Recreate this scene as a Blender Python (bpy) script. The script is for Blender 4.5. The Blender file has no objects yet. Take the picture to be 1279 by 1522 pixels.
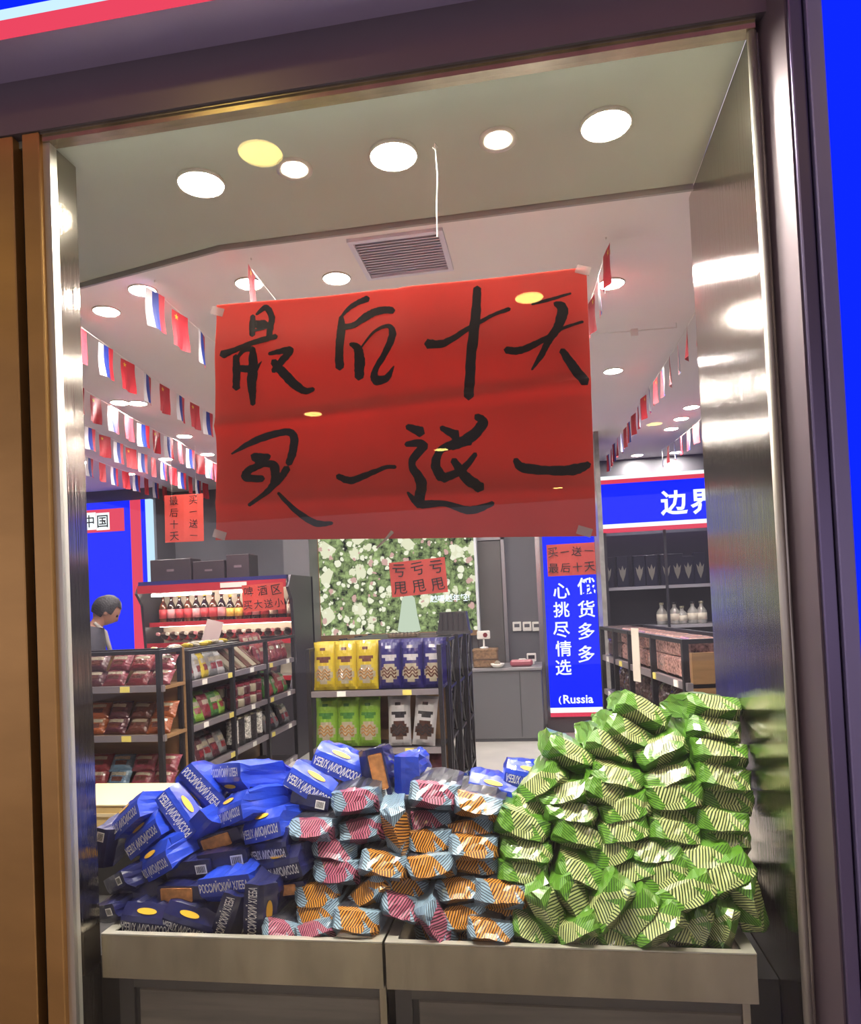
import bpy, bmesh, math, random
from mathutils import Vector, Matrix, noise

random.seed(7)
scene = bpy.context.scene
COL = scene.collection
PI = math.pi

# ------------------------------------------------------------------ camera
YAW, PIT, ROL, FPX, PPY = 0.15635, 0.02674, -0.04467, 1060.0, 867.0
CAM = Vector((0.0, -1.95, 1.5))
def cam_axes():
    cy, sy, cp, sp = math.cos(YAW), math.sin(YAW), math.cos(PIT), math.sin(PIT)
    fw = Vector((-sy*cp, cy*cp, sp)); r = Vector((cy, sy, 0)); u = r.cross(fw)
    cr, sr = math.cos(ROL), math.sin(ROL)
    return cr*r + sr*u, -sr*r + cr*u, -fw
AX = cam_axes()
cd = bpy.data.cameras.new('camera'); cam = bpy.data.objects.new('camera', cd); COL.objects.link(cam)
m = Matrix.Identity(4)
for i in range(3):
    for j in range(3): m[i][j] = AX[j][i]
m.translation = CAM
cam.matrix_world = m
cd.sensor_fit = 'HORIZONTAL'; cd.sensor_width = 36.0
cd.lens = 36.0*FPX/1279.0
cd.shift_x = (639.5-640.0)/1279.0
cd.shift_y = (PPY-761.0)/1279.0
cd.clip_start = 0.05; cd.clip_end = 100
scene.camera = cam
def ray(x, y): return AX[0]*((x-640.0)/FPX) - AX[1]*((y-PPY)/FPX) - AX[2]
def at(x, y, Y): d = ray(x, y); return CAM + d*((Y-CAM.y)/d.y)      # the point of plane Y seen at a pixel
def atz(x, y, Z): d = ray(x, y); return CAM + d*((Z-CAM.z)/d.z)
def atx(x, y, X): d = ray(x, y); return CAM + d*((X-CAM.x)/d.x)

# ------------------------------------------------------------------ world, exposure
w = bpy.data.worlds.new('world'); scene.world = w; w.use_nodes = True
w.node_tree.nodes['Background'].inputs[0].default_value = (0.50, 0.44, 0.52, 1)
w.node_tree.nodes['Background'].inputs[1].default_value = 1.2
scene.view_settings.view_transform = 'Standard'; scene.view_settings.look = 'None'
scene.view_settings.exposure = 0.35; scene.view_settings.gamma = 1.0
scene.view_settings.use_curve_mapping = False
L_BIG, L_RING, L_SHOP, L_MALL = 640.0, 360.0, 340.0, 24.0       # lamp radiances

# ------------------------------------------------------------------ materials
def lin(c):
    if isinstance(c, str):
        c = tuple(int(c[i:i+2], 16)/255 for i in (0, 2, 4))
    return tuple(x/12.92 if x <= .04045 else ((x+.055)/1.055)**2.4 for x in c)
MATS = {}
def mat(name, col, rough=.5, metal=0., coat=0., emit=0., ecol=None, alpha=1., trans=0., spec=.5, var=0., vscale=8., bump=0., bscale=40., stretch=None):
    if name in MATS: return MATS[name]
    m = bpy.data.materials.new(name); m.use_nodes = True
    nt = m.node_tree; b = nt.nodes['Principled BSDF']; I = b.inputs
    c = lin(col)
    I['Base Color'].default_value = (*c, 1); I['Roughness'].default_value = rough; I['Metallic'].default_value = metal
    I['Coat Weight'].default_value = coat; I['Specular IOR Level'].default_value = spec
    I['Alpha'].default_value = alpha; I['Transmission Weight'].default_value = trans
    if emit:
        I['Emission Color'].default_value = (*(lin(ecol) if ecol else c), 1); I['Emission Strength'].default_value = emit
    if var or bump:
        tc = nt.nodes.new('ShaderNodeTexCoord'); vec = tc.outputs['Object']
        if stretch:
            mp = nt.nodes.new('ShaderNodeMapping'); mp.inputs['Scale'].default_value = stretch
            nt.links.new(vec, mp.inputs[0]); vec = mp.outputs[0]
    if var:
        n = nt.nodes.new('ShaderNodeTexNoise'); n.inputs['Scale'].default_value = vscale; n.inputs['Detail'].default_value = 4
        nt.links.new(vec, n.inputs['Vector'])
        r = nt.nodes.new('ShaderNodeMapRange'); r.inputs[1].default_value = .3; r.inputs[2].default_value = .7
        r.inputs[3].default_value = 1-var; r.inputs[4].default_value = 1+var*.6
        nt.links.new(n.outputs['Fac'], r.inputs[0])
        mx = nt.nodes.new('ShaderNodeVectorMath'); mx.operation = 'SCALE'; mx.inputs[0].default_value = c
        nt.links.new(r.outputs[0], mx.inputs['Scale']); nt.links.new(mx.outputs[0], I['Base Color'])
    if bump:
        n = nt.nodes.new('ShaderNodeTexNoise'); n.inputs['Scale'].default_value = bscale; n.inputs['Detail'].default_value = 3
        nt.links.new(vec, n.inputs['Vector'])
        bp = nt.nodes.new('ShaderNodeBump'); bp.inputs['Strength'].default_value = bump; bp.inputs['Distance'].default_value = .02
        nt.links.new(n.outputs['Fac'], bp.inputs['Height']); nt.links.new(bp.outputs[0], I['Normal'])
    MATS[name] = m
    return m
def emat(name, col, s=1.0):
    if name in MATS: return MATS[name]
    m = bpy.data.materials.new(name); m.use_nodes = True; nt = m.node_tree
    nt.nodes.remove(nt.nodes['Principled BSDF'])
    e = nt.nodes.new('ShaderNodeEmission'); e.inputs[0].default_value = (*lin(col), 1); e.inputs[1].default_value = s
    nt.links.new(e.outputs[0], nt.nodes['Material Output'].inputs[0]); MATS[name] = m
    return m
class NG:                                                            # small node-graph helper
    def __init__(s, nt): s.nt = nt
    def n(s, t): return s.nt.nodes.new(t)
    def m(s, op, a, b=None, c=None):
        k = s.n('ShaderNodeMath'); k.operation = op
        for i, v in enumerate((a, b, c)):
            if v is None: continue
            if isinstance(v, (int, float)): k.inputs[i].default_value = v
            else: s.nt.links.new(v, k.inputs[i])
        return k.outputs[0]
    def mix(s, f, a, b):
        k = s.n('ShaderNodeMix'); k.data_type = 'RGBA'
        for i, v in ((0, f), (6, a), (7, b)):
            if isinstance(v, (int, float)): k.inputs[i].default_value = v
            elif isinstance(v, tuple): k.inputs[i].default_value = (*v, 1)
            else: s.nt.links.new(v, k.inputs[i])
        return k.outputs[2]
def hatch(name, leaf, leafd, side, sided, back, farv=.085, cw=.028):
    """printed foil: skewed leaf shapes filled with hand-drawn hatching, in metres of the wrapper's own UV"""
    m = bpy.data.materials.new(name); m.use_nodes = True; nt = m.node_tree; g = NG(nt); b = nt.nodes['Principled BSDF']
    uv = g.n('ShaderNodeUVMap'); uv.uv_map = 'UVMap'
    nz = g.n('ShaderNodeTexNoise'); nz.inputs['Scale'].default_value = 9; nz.inputs['Detail'].default_value = 1
    nt.links.new(uv.outputs[0], nz.inputs['Vector'])
    oi = g.n('ShaderNodeObjectInfo'); rnd = oi.outputs['Random']
    sp = g.n('ShaderNodeSeparateXYZ'); nt.links.new(uv.outputs[0], sp.inputs[0])
    wob = g.m('MULTIPLY', g.m('SUBTRACT', nz.outputs['Fac'], .5), .022)
    u = g.m('ADD', sp.outputs[0], wob)
    v = g.m('ADD', sp.outputs[1], g.m('MULTIPLY', g.m('SUBTRACT', rnd, .5), .012))
    up = g.m('GREATER_THAN', v, .004)                                # the other fold of the wrapper
    sk = g.m('MULTIPLY_ADD', v, g.m('MULTIPLY_ADD', up, 1.3, -.75), u)
    sk = g.m('ADD', sk, g.m('MULTIPLY', g.m('SUBTRACT', rnd, .5), .03))
    cen = g.m('LESS_THAN', g.m('ABSOLUTE', sk), cw)
    d1 = g.m('ADD', u, g.m('MULTIPLY', v, .45))
    d2 = g.m('SUBTRACT', g.m('MULTIPLY', u, .5), g.m('MULTIPLY', v, 1.0))
    d3 = g.m('ADD', g.m('MULTIPLY', u, .35), g.m('MULTIPLY', v, 1.0))
    c1 = g.m('ADD', g.m('MULTIPLY', d1, g.m('SUBTRACT', 1.0, up)), g.m('MULTIPLY', g.m('ADD', g.m('MULTIPLY', u, .9), g.m('MULTIPLY', v, -.5)), up))
    s1 = g.m('LESS_THAN', g.m('FRACT', g.m('MULTIPLY', c1, 132.0)), .45)
    rt = g.m('GREATER_THAN', sk, 0.0)
    d23 = g.m('ADD', g.m('MULTIPLY', d2, rt), g.m('MULTIPLY', d3, g.m('SUBTRACT', 1.0, rt)))
    s2 = g.m('LESS_THAN', g.m('FRACT', g.m('MULTIPLY', d23, 165.0)), .34)
    colr = g.mix(cen, g.mix(s2, lin(side), lin(sided)), g.mix(s1, lin(leaf), lin(leafd)))
    # small second leaf on the side band
    s3 = g.m('LESS_THAN', g.m('ABSOLUTE', g.m('SUBTRACT', g.m('ADD', sk, g.m('MULTIPLY', v, .8)), .062)), .012)
    colr = g.mix(g.m('MULTIPLY', s3, g.m('SUBTRACT', 1.0, cen)), colr, g.mix(s1, lin(leaf), lin(leafd)))
    far = g.m('GREATER_THAN', g.m('ABSOLUTE', v), farv)
    colr = g.mix(far, colr, g.mix(s2, lin(back), lin(sided)))
    nt.links.new(colr, b.inputs['Base Color'])
    b.inputs['Roughness'].default_value = .32; b.inputs['Coat Weight'].default_value = .7; b.inputs['Coat Roughness'].default_value = .14
    MATS[name] = m
    return m
def glassmat(name, tint=(.97, .985, .975), f0=.026, rough=0.0):
    m = bpy.data.materials.new(name); m.use_nodes = True; nt = m.node_tree; g = NG(nt)
    nt.nodes.remove(nt.nodes['Principled BSDF'])
    lw = g.n('ShaderNodeLayerWeight'); lw.inputs[0].default_value = .5
    f = g.m('MULTIPLY_ADD', g.m('POWER', lw.outputs['Facing'], 5.0), 1-f0, f0)
    t = g.n('ShaderNodeBsdfTransparent'); t.inputs[0].default_value = (*tint, 1)
    gl = g.n('ShaderNodeBsdfGlossy'); gl.inputs['Roughness'].default_value = rough
    mx = g.n('ShaderNodeMixShader'); nt.links.new(f, mx.inputs[0]); nt.links.new(t.outputs[0], mx.inputs[1]); nt.links.new(gl.outputs[0], mx.inputs[2])
    nt.links.new(mx.outputs[0], nt.nodes['Material Output'].inputs[0]); MATS[name] = m
    return m

steel = mat('brushed steel', 'b5ad9c', .26, 1., bump=.12, bscale=6, stretch=(1, 1, 3))
steel_mirror = mat('polished steel panel', 'aaa397', .12, 1., bump=.09, bscale=30, stretch=(1, 6, .03))
steel_satin = mat('satin steel', 'c4b9a2', .27, 1., var=.2, vscale=3, stretch=(3, 1, 1))
steel_edge = mat('bright steel edge', 'd4cfc2', .38, .7)
bronze = mat('bronze steel', 'c89c60', .38, .8, bump=.10, bscale=3, stretch=(1, 1, 2.5), var=.1, vscale=3)
bronze_dark = mat('dark bronze steel', '76686e', .5, .35, bump=.08, bscale=3, stretch=(1, 1, 2))
header_steel = mat('dark header steel', '7d7780', .42, .55, bump=.08, bscale=2, stretch=(2, 1, 1))
lavender = mat('metal with painted sign cast', '8f86ae', .4, .5)  # purple cast of the blue sign put into the metal colour
dark_gap = mat('dark recess', '2c2726', .6)
soffit_m = mat('grey green soffit paint', 'a3a898', .55, var=.04, vscale=3)
ceil_m = mat('white ceiling paint', 'ebe3e0', .7, var=.03, vscale=2)
floor_m = mat('pale stone floor', 'd0ccc4', .25, var=.08, vscale=3)
mall_floor = mat('mall floor', 'a89e96', .3, var=.1)
wall_m = mat('grey wall panel', '605f64', .5, var=.05)
wall_dark = mat('dark grey wall panel', '55545a', .45)
black_metal = mat('black metal shelf', '29272b', .4, .3)
shelf_steel = mat('shelf edge steel', '9a9196', .35, .6)
wood = mat('tan wood panel', '8a6a48', .5, var=.2, vscale=4, stretch=(1, 1, 8))
wood_grey = mat('grey brown wood', '857c70', .45, var=.25, vscale=3, stretch=(1, 1, 10))
paper_red = mat('red paper', 'd8564a', .62, bump=.3, bscale=6, var=.10, vscale=3)
_nt = paper_red.node_tree; _tr = _nt.nodes.new('ShaderNodeBsdfTranslucent'); _mx = _nt.nodes.new('ShaderNodeMixShader'); _mx.inputs[0].default_value = .27
_b = _nt.nodes['Principled BSDF']; _nt.links.new(_b.inputs['Base Color'].links[0].from_socket, _tr.inputs[0])
_nt.links.new(_b.outputs[0], _mx.inputs[1]); _nt.links.new(_tr.outputs[0], _mx.inputs[2]); _nt.links.new(_mx.outputs[0], _nt.nodes['Material Output'].inputs[0])   # thin paper lets light through
ink = mat('black ink', '1c1514', .45)
white_plastic = mat('white plastic', 'e6e2da', .4)
green_f = hatch('green striped foil', 'bfc886', '233e12', '5f932a', '284e14', '557f28')
orange_f = hatch('orange striped foil', 'cc8c34', '3c1a0c', '88a4b8', '2c3440', '231e26', .058, .032)
pink_f = hatch('pink striped foil', 'b4607a', '3a1020', '86a2b6', '2b3340', '201c28', .058, .032)
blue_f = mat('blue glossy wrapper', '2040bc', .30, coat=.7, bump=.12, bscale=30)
navy_f = mat('navy wrapper with painted shade', '151a4e', .32, coat=.7, bump=.12, bscale=30)  # darker wrapper; shade on many blue packets is put into its colour
white_print = mat('white print', 'f2f2f2', .4)
yellow_print = mat('yellow print', 'e8b436', .4)
blue_lit = emat('lit blue sign face', '0a22f8', 1.05)
white_lit = emat('lit white sign face', 'f2fbff', 1.0)
red_lit = emat('lit red sign face', 'e0435c', .9)
lamp_big = emat('large lamp glow', 'fff6ea', L_BIG)
lamp_ring = emat('ring lamp glow', 'fff3e0', L_RING)
lamp_shop = emat('shop lamp glow', 'fff4f0', L_SHOP)
lamp_mall = emat('warm mall lamp glow', 'ffdf7a', L_MALL)
glass_m = glassmat('window glass')
cab_glass = glassmat('cabinet glass', (.9, .9, .95), .06)

# ------------------------------------------------------------------ mesh helpers
class MB:
    def __init__(s): s.v = []; s.f = []; s.mi = []; s.uv = []; s.cur = 0
    def add(s, vs, fs, uvs=None):
        b = len(s.v); s.v += [tuple(p) for p in vs]
        for k, f in enumerate(fs):
            s.f.append(tuple(b+i for i in f)); s.mi.append(s.cur); s.uv.append(uvs[k] if uvs else None)
        return s
    def box(s, x0, x1, y0, y1, z0, z1, M=None):
        vs = [Vector((x, y, z)) for z in (z0, z1) for y in (y0, y1) for x in (x0, x1)]
        if M: vs = [M @ p for p in vs]
        return s.add(vs, [(0, 2, 3, 1), (4, 5, 7, 6), (0, 1, 5, 4), (2, 6, 7, 3), (0, 4, 6, 2), (1, 3, 7, 5)])
    def bbox(s, x0, x1, y0, y1, z0, z1, b=.004, M=None):                # bevelled box
        bm = bmesh.new(); bmesh.ops.create_cube(bm, size=1)
        for p in bm.verts: p.co = Vector(((x0+x1)/2+p.co.x*(x1-x0), (y0+y1)/2+p.co.y*(y1-y0), (z0+z1)/2+p.co.z*(z1-z0)))
        bmesh.ops.bevel(bm, geom=list(bm.edges), offset=b, segments=1, affect='EDGES')
        bm.verts.index_update()
        vs = [p.co.copy() for p in bm.verts]; fs = [[q.index for q in f.verts] for f in bm.faces]; bm.free()
        if M: vs = [M @ p for p in vs]
        return s.add(vs, fs)
    def quad(s, a, b, c, d): return s.add([a, b, c, d], [(0, 1, 2, 3)])
    def poly_slab(s, pts, y0, y1):                                      # polygon in XZ extruded along Y
        n = len(pts); vs = [(x, y0, z) for x, z in pts] + [(x, y1, z) for x, z in pts]
        fs = [tuple(range(n)), tuple(range(2*n-1, n-1, -1))] + [((i+1) % n, i, n+i, n+(i+1) % n) for i in range(n)]
        return s.add(vs, fs)
    def tube(s, pts, r, n=8, cap=True):
        pts = [Vector(p) for p in pts]; rs = r if isinstance(r, (list, tuple)) else [r]*len(pts)
        vs = []; fs = []
        for i, p in enumerate(pts):
            t = (pts[min(i+1, len(pts)-1)] - pts[max(i-1, 0)]).normalized()
            a = Vector((0, 0, 1)) if abs(t.z) < .9 else Vector((1, 0, 0))
            e1 = t.cross(a).normalized(); e2 = t.cross(e1)
            for k in range(n):
                an = 2*PI*k/n; vs.append(p + e1*math.cos(an)*rs[i] + e2*math.sin(an)*rs[i])
        for i in range(len(pts)-1):
            for k in range(n): fs.append((i*n+k, i*n+(k+1) % n, (i+1)*n+(k+1) % n, (i+1)*n+k))
        if cap: fs.append(tuple(range(n-1, -1, -1))); fs.append(tuple((len(pts)-1)*n+k for k in range(n)))
        return s.add(vs, fs)
    def lathe(s, prof, n=14, M=None):
        vs = []; fs = []
        for r, z in prof:
            for k in range(n): vs.append(Vector((r*math.cos(2*PI*k/n), r*math.sin(2*PI*k/n), z)))
        for i in range(len(prof)-1):
            for k in range(n): fs.append((i*n+k, i*n+(k+1) % n, (i+1)*n+(k+1) % n, (i+1)*n+k))
        fs.append(tuple(range(n-1, -1, -1))); fs.append(tuple((len(prof)-1)*n+k for k in range(n)))
        if M: vs = [M @ p for p in vs]
        return s.add(vs, fs)
    def mesh(s, name, mats, smooth=False):
        me = bpy.data.meshes.new(name); me.from_pydata(s.v, [], s.f)
        for q in (mats if isinstance(mats, (list, tuple)) else [mats]): me.materials.append(q)
        me.polygons.foreach_set('material_index', s.mi)
        if any(u for u in s.uv):
            ul = me.uv_layers.new(name='UVMap')
            for p, u in zip(me.polygons, s.uv):
                if u:
                    for li, q in zip(p.loop_indices, u): ul.data[li].uv = q
        if smooth: me.polygons.foreach_set('use_smooth', [True]*len(me.polygons))
        me.update(); return me
    def build(s, name, mats, parent=None, smooth=False, M=None):
        return link(name, s.mesh(name, mats, smooth), parent, M)
def link(name, me, parent=None, M=None):
    o = bpy.data.objects.new(name, me); COL.objects.link(o)
    if parent: o.parent = parent
    if M: o.matrix_local = M
    return o
def empty(name, loc=(0, 0, 0), rz=0., M=None):
    o = bpy.data.objects.new(name, None); COL.objects.link(o); o.empty_display_size = .05
    if M: o.matrix_world = M
    else: o.location = loc; o.rotation_euler = (0, 0, rz)
    return o
def tag(o, label, cat, group=None, kind=None):
    o['label'] = label; o['category'] = cat
    if group: o['group'] = group
    if kind: o['kind'] = kind
    return o
def T(x, y, z): return Matrix.Translation((x, y, z))
def RX(a): return Matrix.Rotation(math.radians(a), 4, 'X')
def RY(a): return Matrix.Rotation(math.radians(a), 4, 'Y')
def RZ(a): return Matrix.Rotation(math.radians(a), 4, 'Z')
ORD = ['first', 'second', 'third', 'fourth', 'fifth', 'sixth', 'seventh', 'eighth', 'ninth', 'tenth', 'eleventh', 'twelfth', 'thirteenth', 'fourteenth', 'fifteenth', 'sixteenth', 'seventeenth', 'eighteenth', 'nineteenth', 'twentieth']
TXT = {}
def text_mesh(body, mt, wd=None, ht=None, bold=0.0, space=1.0, key=''):
    """lettering as a flat mesh in the XZ plane facing -Y, centred, fitted to a width and/or height"""
    k = (body, mt.name, wd, ht, bold, space, key)
    if k in TXT: return TXT[k]
    c = bpy.data.curves.new('lettering', 'FONT'); c.body = body; c.resolution_u = 2; c.offset = bold; c.space_character = space
    o = bpy.data.objects.new('lettering', c); COL.objects.link(o); bpy.context.view_layer.update()
    me = bpy.data.meshes.new_from_object(o.evaluated_get(bpy.context.evaluated_depsgraph_get()))
    bpy.data.objects.remove(o); bpy.data.curves.remove(c)
    xs = [p.co.x for p in me.vertices]; ys = [p.co.y for p in me.vertices]
    w0, h0 = max(xs)-min(xs), max(ys)-min(ys); cx, cy = (max(xs)+min(xs))/2, (max(ys)+min(ys))/2
    sx = wd/w0 if wd else (ht/h0 if h0 > .5*w0 else ht*.9/w0); sy = ht/h0 if (ht and wd) else sx
    for p in me.vertices: p.co = Vector(((p.co.x-cx)*sx, 0, (p.co.y-cy)*sy))
    me.materials.clear(); me.materials.append(mt); me.name = 'lettering'; TXT[k] = me
    return me
def struct(name, mb, mt, label, cat, smooth=False):
    return tag(mb.build(name, mt, smooth=smooth), label, cat, kind='structure')

# ================================================================== THE SHOP SHELL
XL, XR, ZT = -1.42, .592, 2.952          # glass opening
struct('floor', MB().box(-6.2, 3.2, .0, 6.7, -.06, 0), floor_m, 'pale polished stone floor inside the shop', 'floor')
struct('ceiling', MB().box(-6.2, 3.2, .70, 6.7, 3.05, 3.12), ceil_m, 'white shop ceiling with downlights and bunting', 'ceiling')
mb = MB(); SOF = [(-2.3, .0), (.60, .0), (.60, .69), (-1.207, .69), (-2.3, .93)]
n = len(SOF)
mb.add([(x, y, ZT+.004) for x, y in SOF]+[(x, y, 3.12) for x, y in SOF], [tuple(range(n-1, -1, -1)), tuple(range(n, 2*n))]+[(i, (i+1) % n, n+(i+1) % n, n+i) for i in range(n)])
soff = struct('ceiling', mb, soffit_m, 'grey green soffit over the window display', 'ceiling')
mb = MB()
for a, b in (((.60, .70), (-1.207, .70)), ((-1.207, .70), (-2.3, .94))):
    d = (Vector((*b, 0))-Vector((*a, 0))); nrm = Vector((-d.y, d.x, 0)).normalized()*-.012
    A = Vector((*a, 0)); B = Vector((*b, 0)); P = [A, B, B+nrm, A+nrm]
    mb.add([(p.x, p.y, ZT-.012) for p in P]+[(p.x, p.y, ZT+.02) for p in P], [(3, 2, 1, 0), (4, 5, 6, 7), (0, 1, 5, 4), (1, 2, 6, 5), (2, 3, 7, 6), (3, 0, 4, 7)])
struct('trim_1', mb, mat('soffit edge trim', '9a9690', .4), 'thin trim along the rear edge of the soffit', 'trim')
struct('wall_back', MB().box(-6.2, 3.2, 6.5, 6.7, 0, 3.05), wall_m, 'grey panelled rear wall of the shop', 'wall')
struct('wall_left', MB().box(-6.3, -6.1, .0, 6.5, 0, 3.05), wall_m, 'grey left wall of the shop', 'wall')
struct('wall_right', MB().box(3.1, 3.3, .0, 6.5, 0, 3.05), wall_m, 'grey right wall of the shop', 'wall')
# shopfront: header, posts, jambs
struct('wall_front', MB().box(-6.2, -1.62, .02, .10, 0, 3.12).box(.80, 3.2, .02, .10, 0, 3.12), wall_dark, 'dark shopfront wall beside the window', 'wall')
struct('trim_2', MB().box(-2.6, .66, -.035, .02, ZT+.026, 3.16), header_steel, 'dark steel header above the shop window', 'trim')
struct('trim_3', MB().box(XL-.02, XR+.02, -.02, .02, ZT, ZT+.026).box(XL-.02, XR+.02, -.026, -.02, ZT+.018, ZT+.026), steel_satin, 'steel glazing bead along the window top', 'trim')
struct('trim_4', MB().box(-2.6, .72, -.19, -.035, 3.14, 3.19), mat('soffit with painted sign cast', 'b3a8cc', .4, .15), 'underside of the sign box, blue sign light painted in as lavender', 'trim')  # lavender stands for the blue sign's light on this underside
struct('trim_5', MB().bbox(-2.4, -1.532, -.03, .02, 0, ZT+.026, .003), bronze, 'wide bronze steel panel at the left of the shopfront', 'trim')
struct('trim_6', MB().box(-1.532, -1.50, .01, .02, 0, ZT+.026), dark_gap, 'dark groove between the bronze panels', 'trim')
struct('trim_7', MB().bbox(-1.50, -1.443, -.03, .02, 0, ZT+.026, .003), bronze, 'narrow bronze steel strip beside the window', 'trim')
struct('trim_8', MB().box(-1.443, XL, -.012, .02, 0, ZT+.026), steel_edge, 'slim steel glazing bead at the left of the window', 'trim')
struct('trim_9', MB().box(-1.46, XL-.002, .02, .115, 0, ZT), steel_mirror, 'polished steel reveal at the left of the window', 'trim')
struct('trim_10', MB().box(.600, .625, .0, .78, 0, ZT), steel_mirror, 'polished steel side panel at the right of the display', 'trim')
mb = MB(); mb.lathe([(.012, 0), (.012, ZT)], 10, T(.606, -.004, 0))
struct('trim_11', mb, steel_edge, 'bright steel rod edge at the right of the window', 'trim', True)
mb = MB().quad((.62, .02, 0), (.655, -.10, 0), (.655, -.10, 3.15), (.62, .02, 3.15))
mb.quad((.612, .0, 0), (.62, .02, 0), (.62, .02, 3.15), (.612, .0, 3.15))
mb.box(.655, .660, -.10, .02, 0, 3.15)
struct('trim_12', mb, bronze_dark, 'dark bronze reveal right of the window', 'trim')
struct('trim_13', MB().bbox(.660, .692, -.115, .02, 0, 3.15, .003), mat('steel with painted sign cast', '7a7090', .34, .9), 'steel strip right of the window, purple sign cast painted in', 'trim')  # reflection of the blue sign put into the steel as purple
struct('trim_14', MB().box(.692, .695, -.10, .02, 0, 3.15), dark_gap, 'dark joint between the right steel strips', 'trim')
struct('trim_15', MB().bbox(.695, .731, -.13, .02, 0, 3.4, .003), lavender, 'metal strip beside the blue lit panel, its lavender cast painted in', 'trim')
win = empty('window_1'); tag(win, 'large clear shop window pane with steel beads', 'window', kind='structure')
MB().box(XL, XR+.008, -.004, .004, 0, ZT+.002).build('pane', glass_m, win)
struct('floor', MB().box(-8, 8, -14, .0, -.06, 0), mall_floor, 'mall floor outside the shopfront', 'floor')
struct('ceiling', MB().box(-8, 8, -14, -.6, 3.62, 3.7), mat('mall ceiling', 'b9b0a8', .7), 'mall ceiling outside the shopfront', 'ceiling')

# lit fascia sign, lit blue side panel
fs = empty('fascia_sign', (-1, -.2, 3.19)); tag(fs, 'lit blue fascia sign with white and red stripes above the window', 'sign')
def wbox(name, parent, mt, *a): 
    o = MB().box(*a).build(name, mt, parent); o.matrix_parent_inverse = Matrix.Translation(-Vector(parent.location)); return o
wbox('red_stripe', fs, red_lit, -2.6, .70, -.215, -.19, 3.132, 3.164)
wbox('white_stripe', fs, emat('pale lit stripe', 'bfe0f5', .95), -2.6, .70, -.213, -.19, 3.164, 3.196)
wbox('blue_face', fs, blue_lit, -2.6, .70, -.211, -.19, 3.196, 3.62)
sp = empty('side_light_panel', (.9, -.1, 0)); tag(sp, 'tall lit blue sign panel at the right edge of the shopfront', 'sign')
wbox('lit_face', sp, blue_lit, .738, 1.6, -.10, .0, .02, 3.4)
wbox('edge_channel', sp, mat('dark blue channel', '16157a', .4), .731, .738, -.105, .0, .0, 3.4)

# ------------------------------------------------------------------ lamps
def downlight(p, r, mt, label, group, ring=.0, thick=.012, name='downlight', cat='downlight'):
    o = empty(name, p); tag(o, label, cat, group)
    MB().lathe([(r, -.002), (r, .004)], 22, RX(0)).build('diffuser', mt, o)
    rr = r+max(ring, .006)
    mb = MB(); N = 22; vs = []; fs = []
    for k in range(N):
        a = 2*PI*k/N; c, s_ = math.cos(a), math.sin(a)
        vs += [(rr*c, rr*s_, .012), (rr*c, rr*s_, -.004), (r*c*1.01, r*s_*1.01, -.008 if not ring else .0), (r*c*1.01, r*s_*1.01, .012)]
    for k in range(N):
        q = (k+1) % N
        for i in range(4): fs.append((4*k+i, 4*q+i, 4*q+(i+1) % 4, 4*k+(i+1) % 4))
    mb.add(vs, fs).build('trim_ring', mat('lamp trim ring', 'c9c4b4', .4, .3), o, True)
    return o
SO = ['leftmost', 'second from the left', 'middle', 'second from the right', 'rightmost']
for i, x in enumerate((-1.077, -.747, -.412, -.074, .259)):
    big = i % 2 == 0
    downlight((x, .285, ZT), .074 if big else .034, lamp_big if big else lamp_ring,
              ('large bright' if big else 'small ringed') + ' recessed downlight in the window soffit, ' + SO[i] + ' of five', 'soffit downlights', 0 if big else .026)
shop_px = [((158, 462), 'at the far left'), ((212, 431), 'left, by the first flag string'), ((370, 421), 'above the banner left corner'), ((500, 413), 'left of the air vent'), ((911, 551), 'alone right of the banner'),
           ((908, 421), 'small, upper right beside flags'), ((178, 598), 'left between the second and third flag strings'), ((205, 599), 'left, second of a close pair'), ((274, 648), 'left beside the banner edge'), ((308, 675), 'low at the left banner edge'), ((246, 682), 'over the left flags'), ((126, 687), 'far left over the shelves'),
           ((1027, 605), 'right beside the steel panel'), ((1012, 622), 'right, second beside the steel panel'), ((997, 637), 'right, third beside the steel panel'), ((935, 694), 'far right near the blue header'), ((985, 693), 'far back over the blue header')]
for (p, d) in shop_px:
    q = atz(*p, 3.05); r = .062; q.y = min(q.y, 6.3)
    downlight(q, r, lamp_shop, 'round white shop ceiling downlight '+d, 'shop ceiling downlights')
for (x, y) in ((-.35, 2.2), (-.35, 3.8), (-1.6, 3.1), (-1.2, 5.2), (-.2, 5.4), (-3.0, 4.6), (-4.4, 3.4), (-4.4, 5.2), (1.7, 3.4)):  # unseen lamps added to give the shop more light
    downlight((x, y, 3.05), .062, lamp_shop, 'added unseen ceiling downlight behind the red banner or steel panel', 'added shop ceiling downlights hidden from the street')
for i, p in enumerate(((387, 227), (786, 442), (465, 615), (655, 668), (829, 725), (972, 630))):
    q = atz(*p, 3.62); q.y = -q.y
    downlight(q, .10, lamp_mall, 'warm yellow mall ceiling lamp, '+ORD[i]+' away from the window', 'mall ceiling lamps')
for i, x in enumerate((-3.2, 1.6, 3.2)):
    downlight((x, -1.3, 3.62), .10, lamp_mall, 'warm yellow mall lamp, '+ORD[i]+' of the side row', 'mall side lamps')

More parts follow.
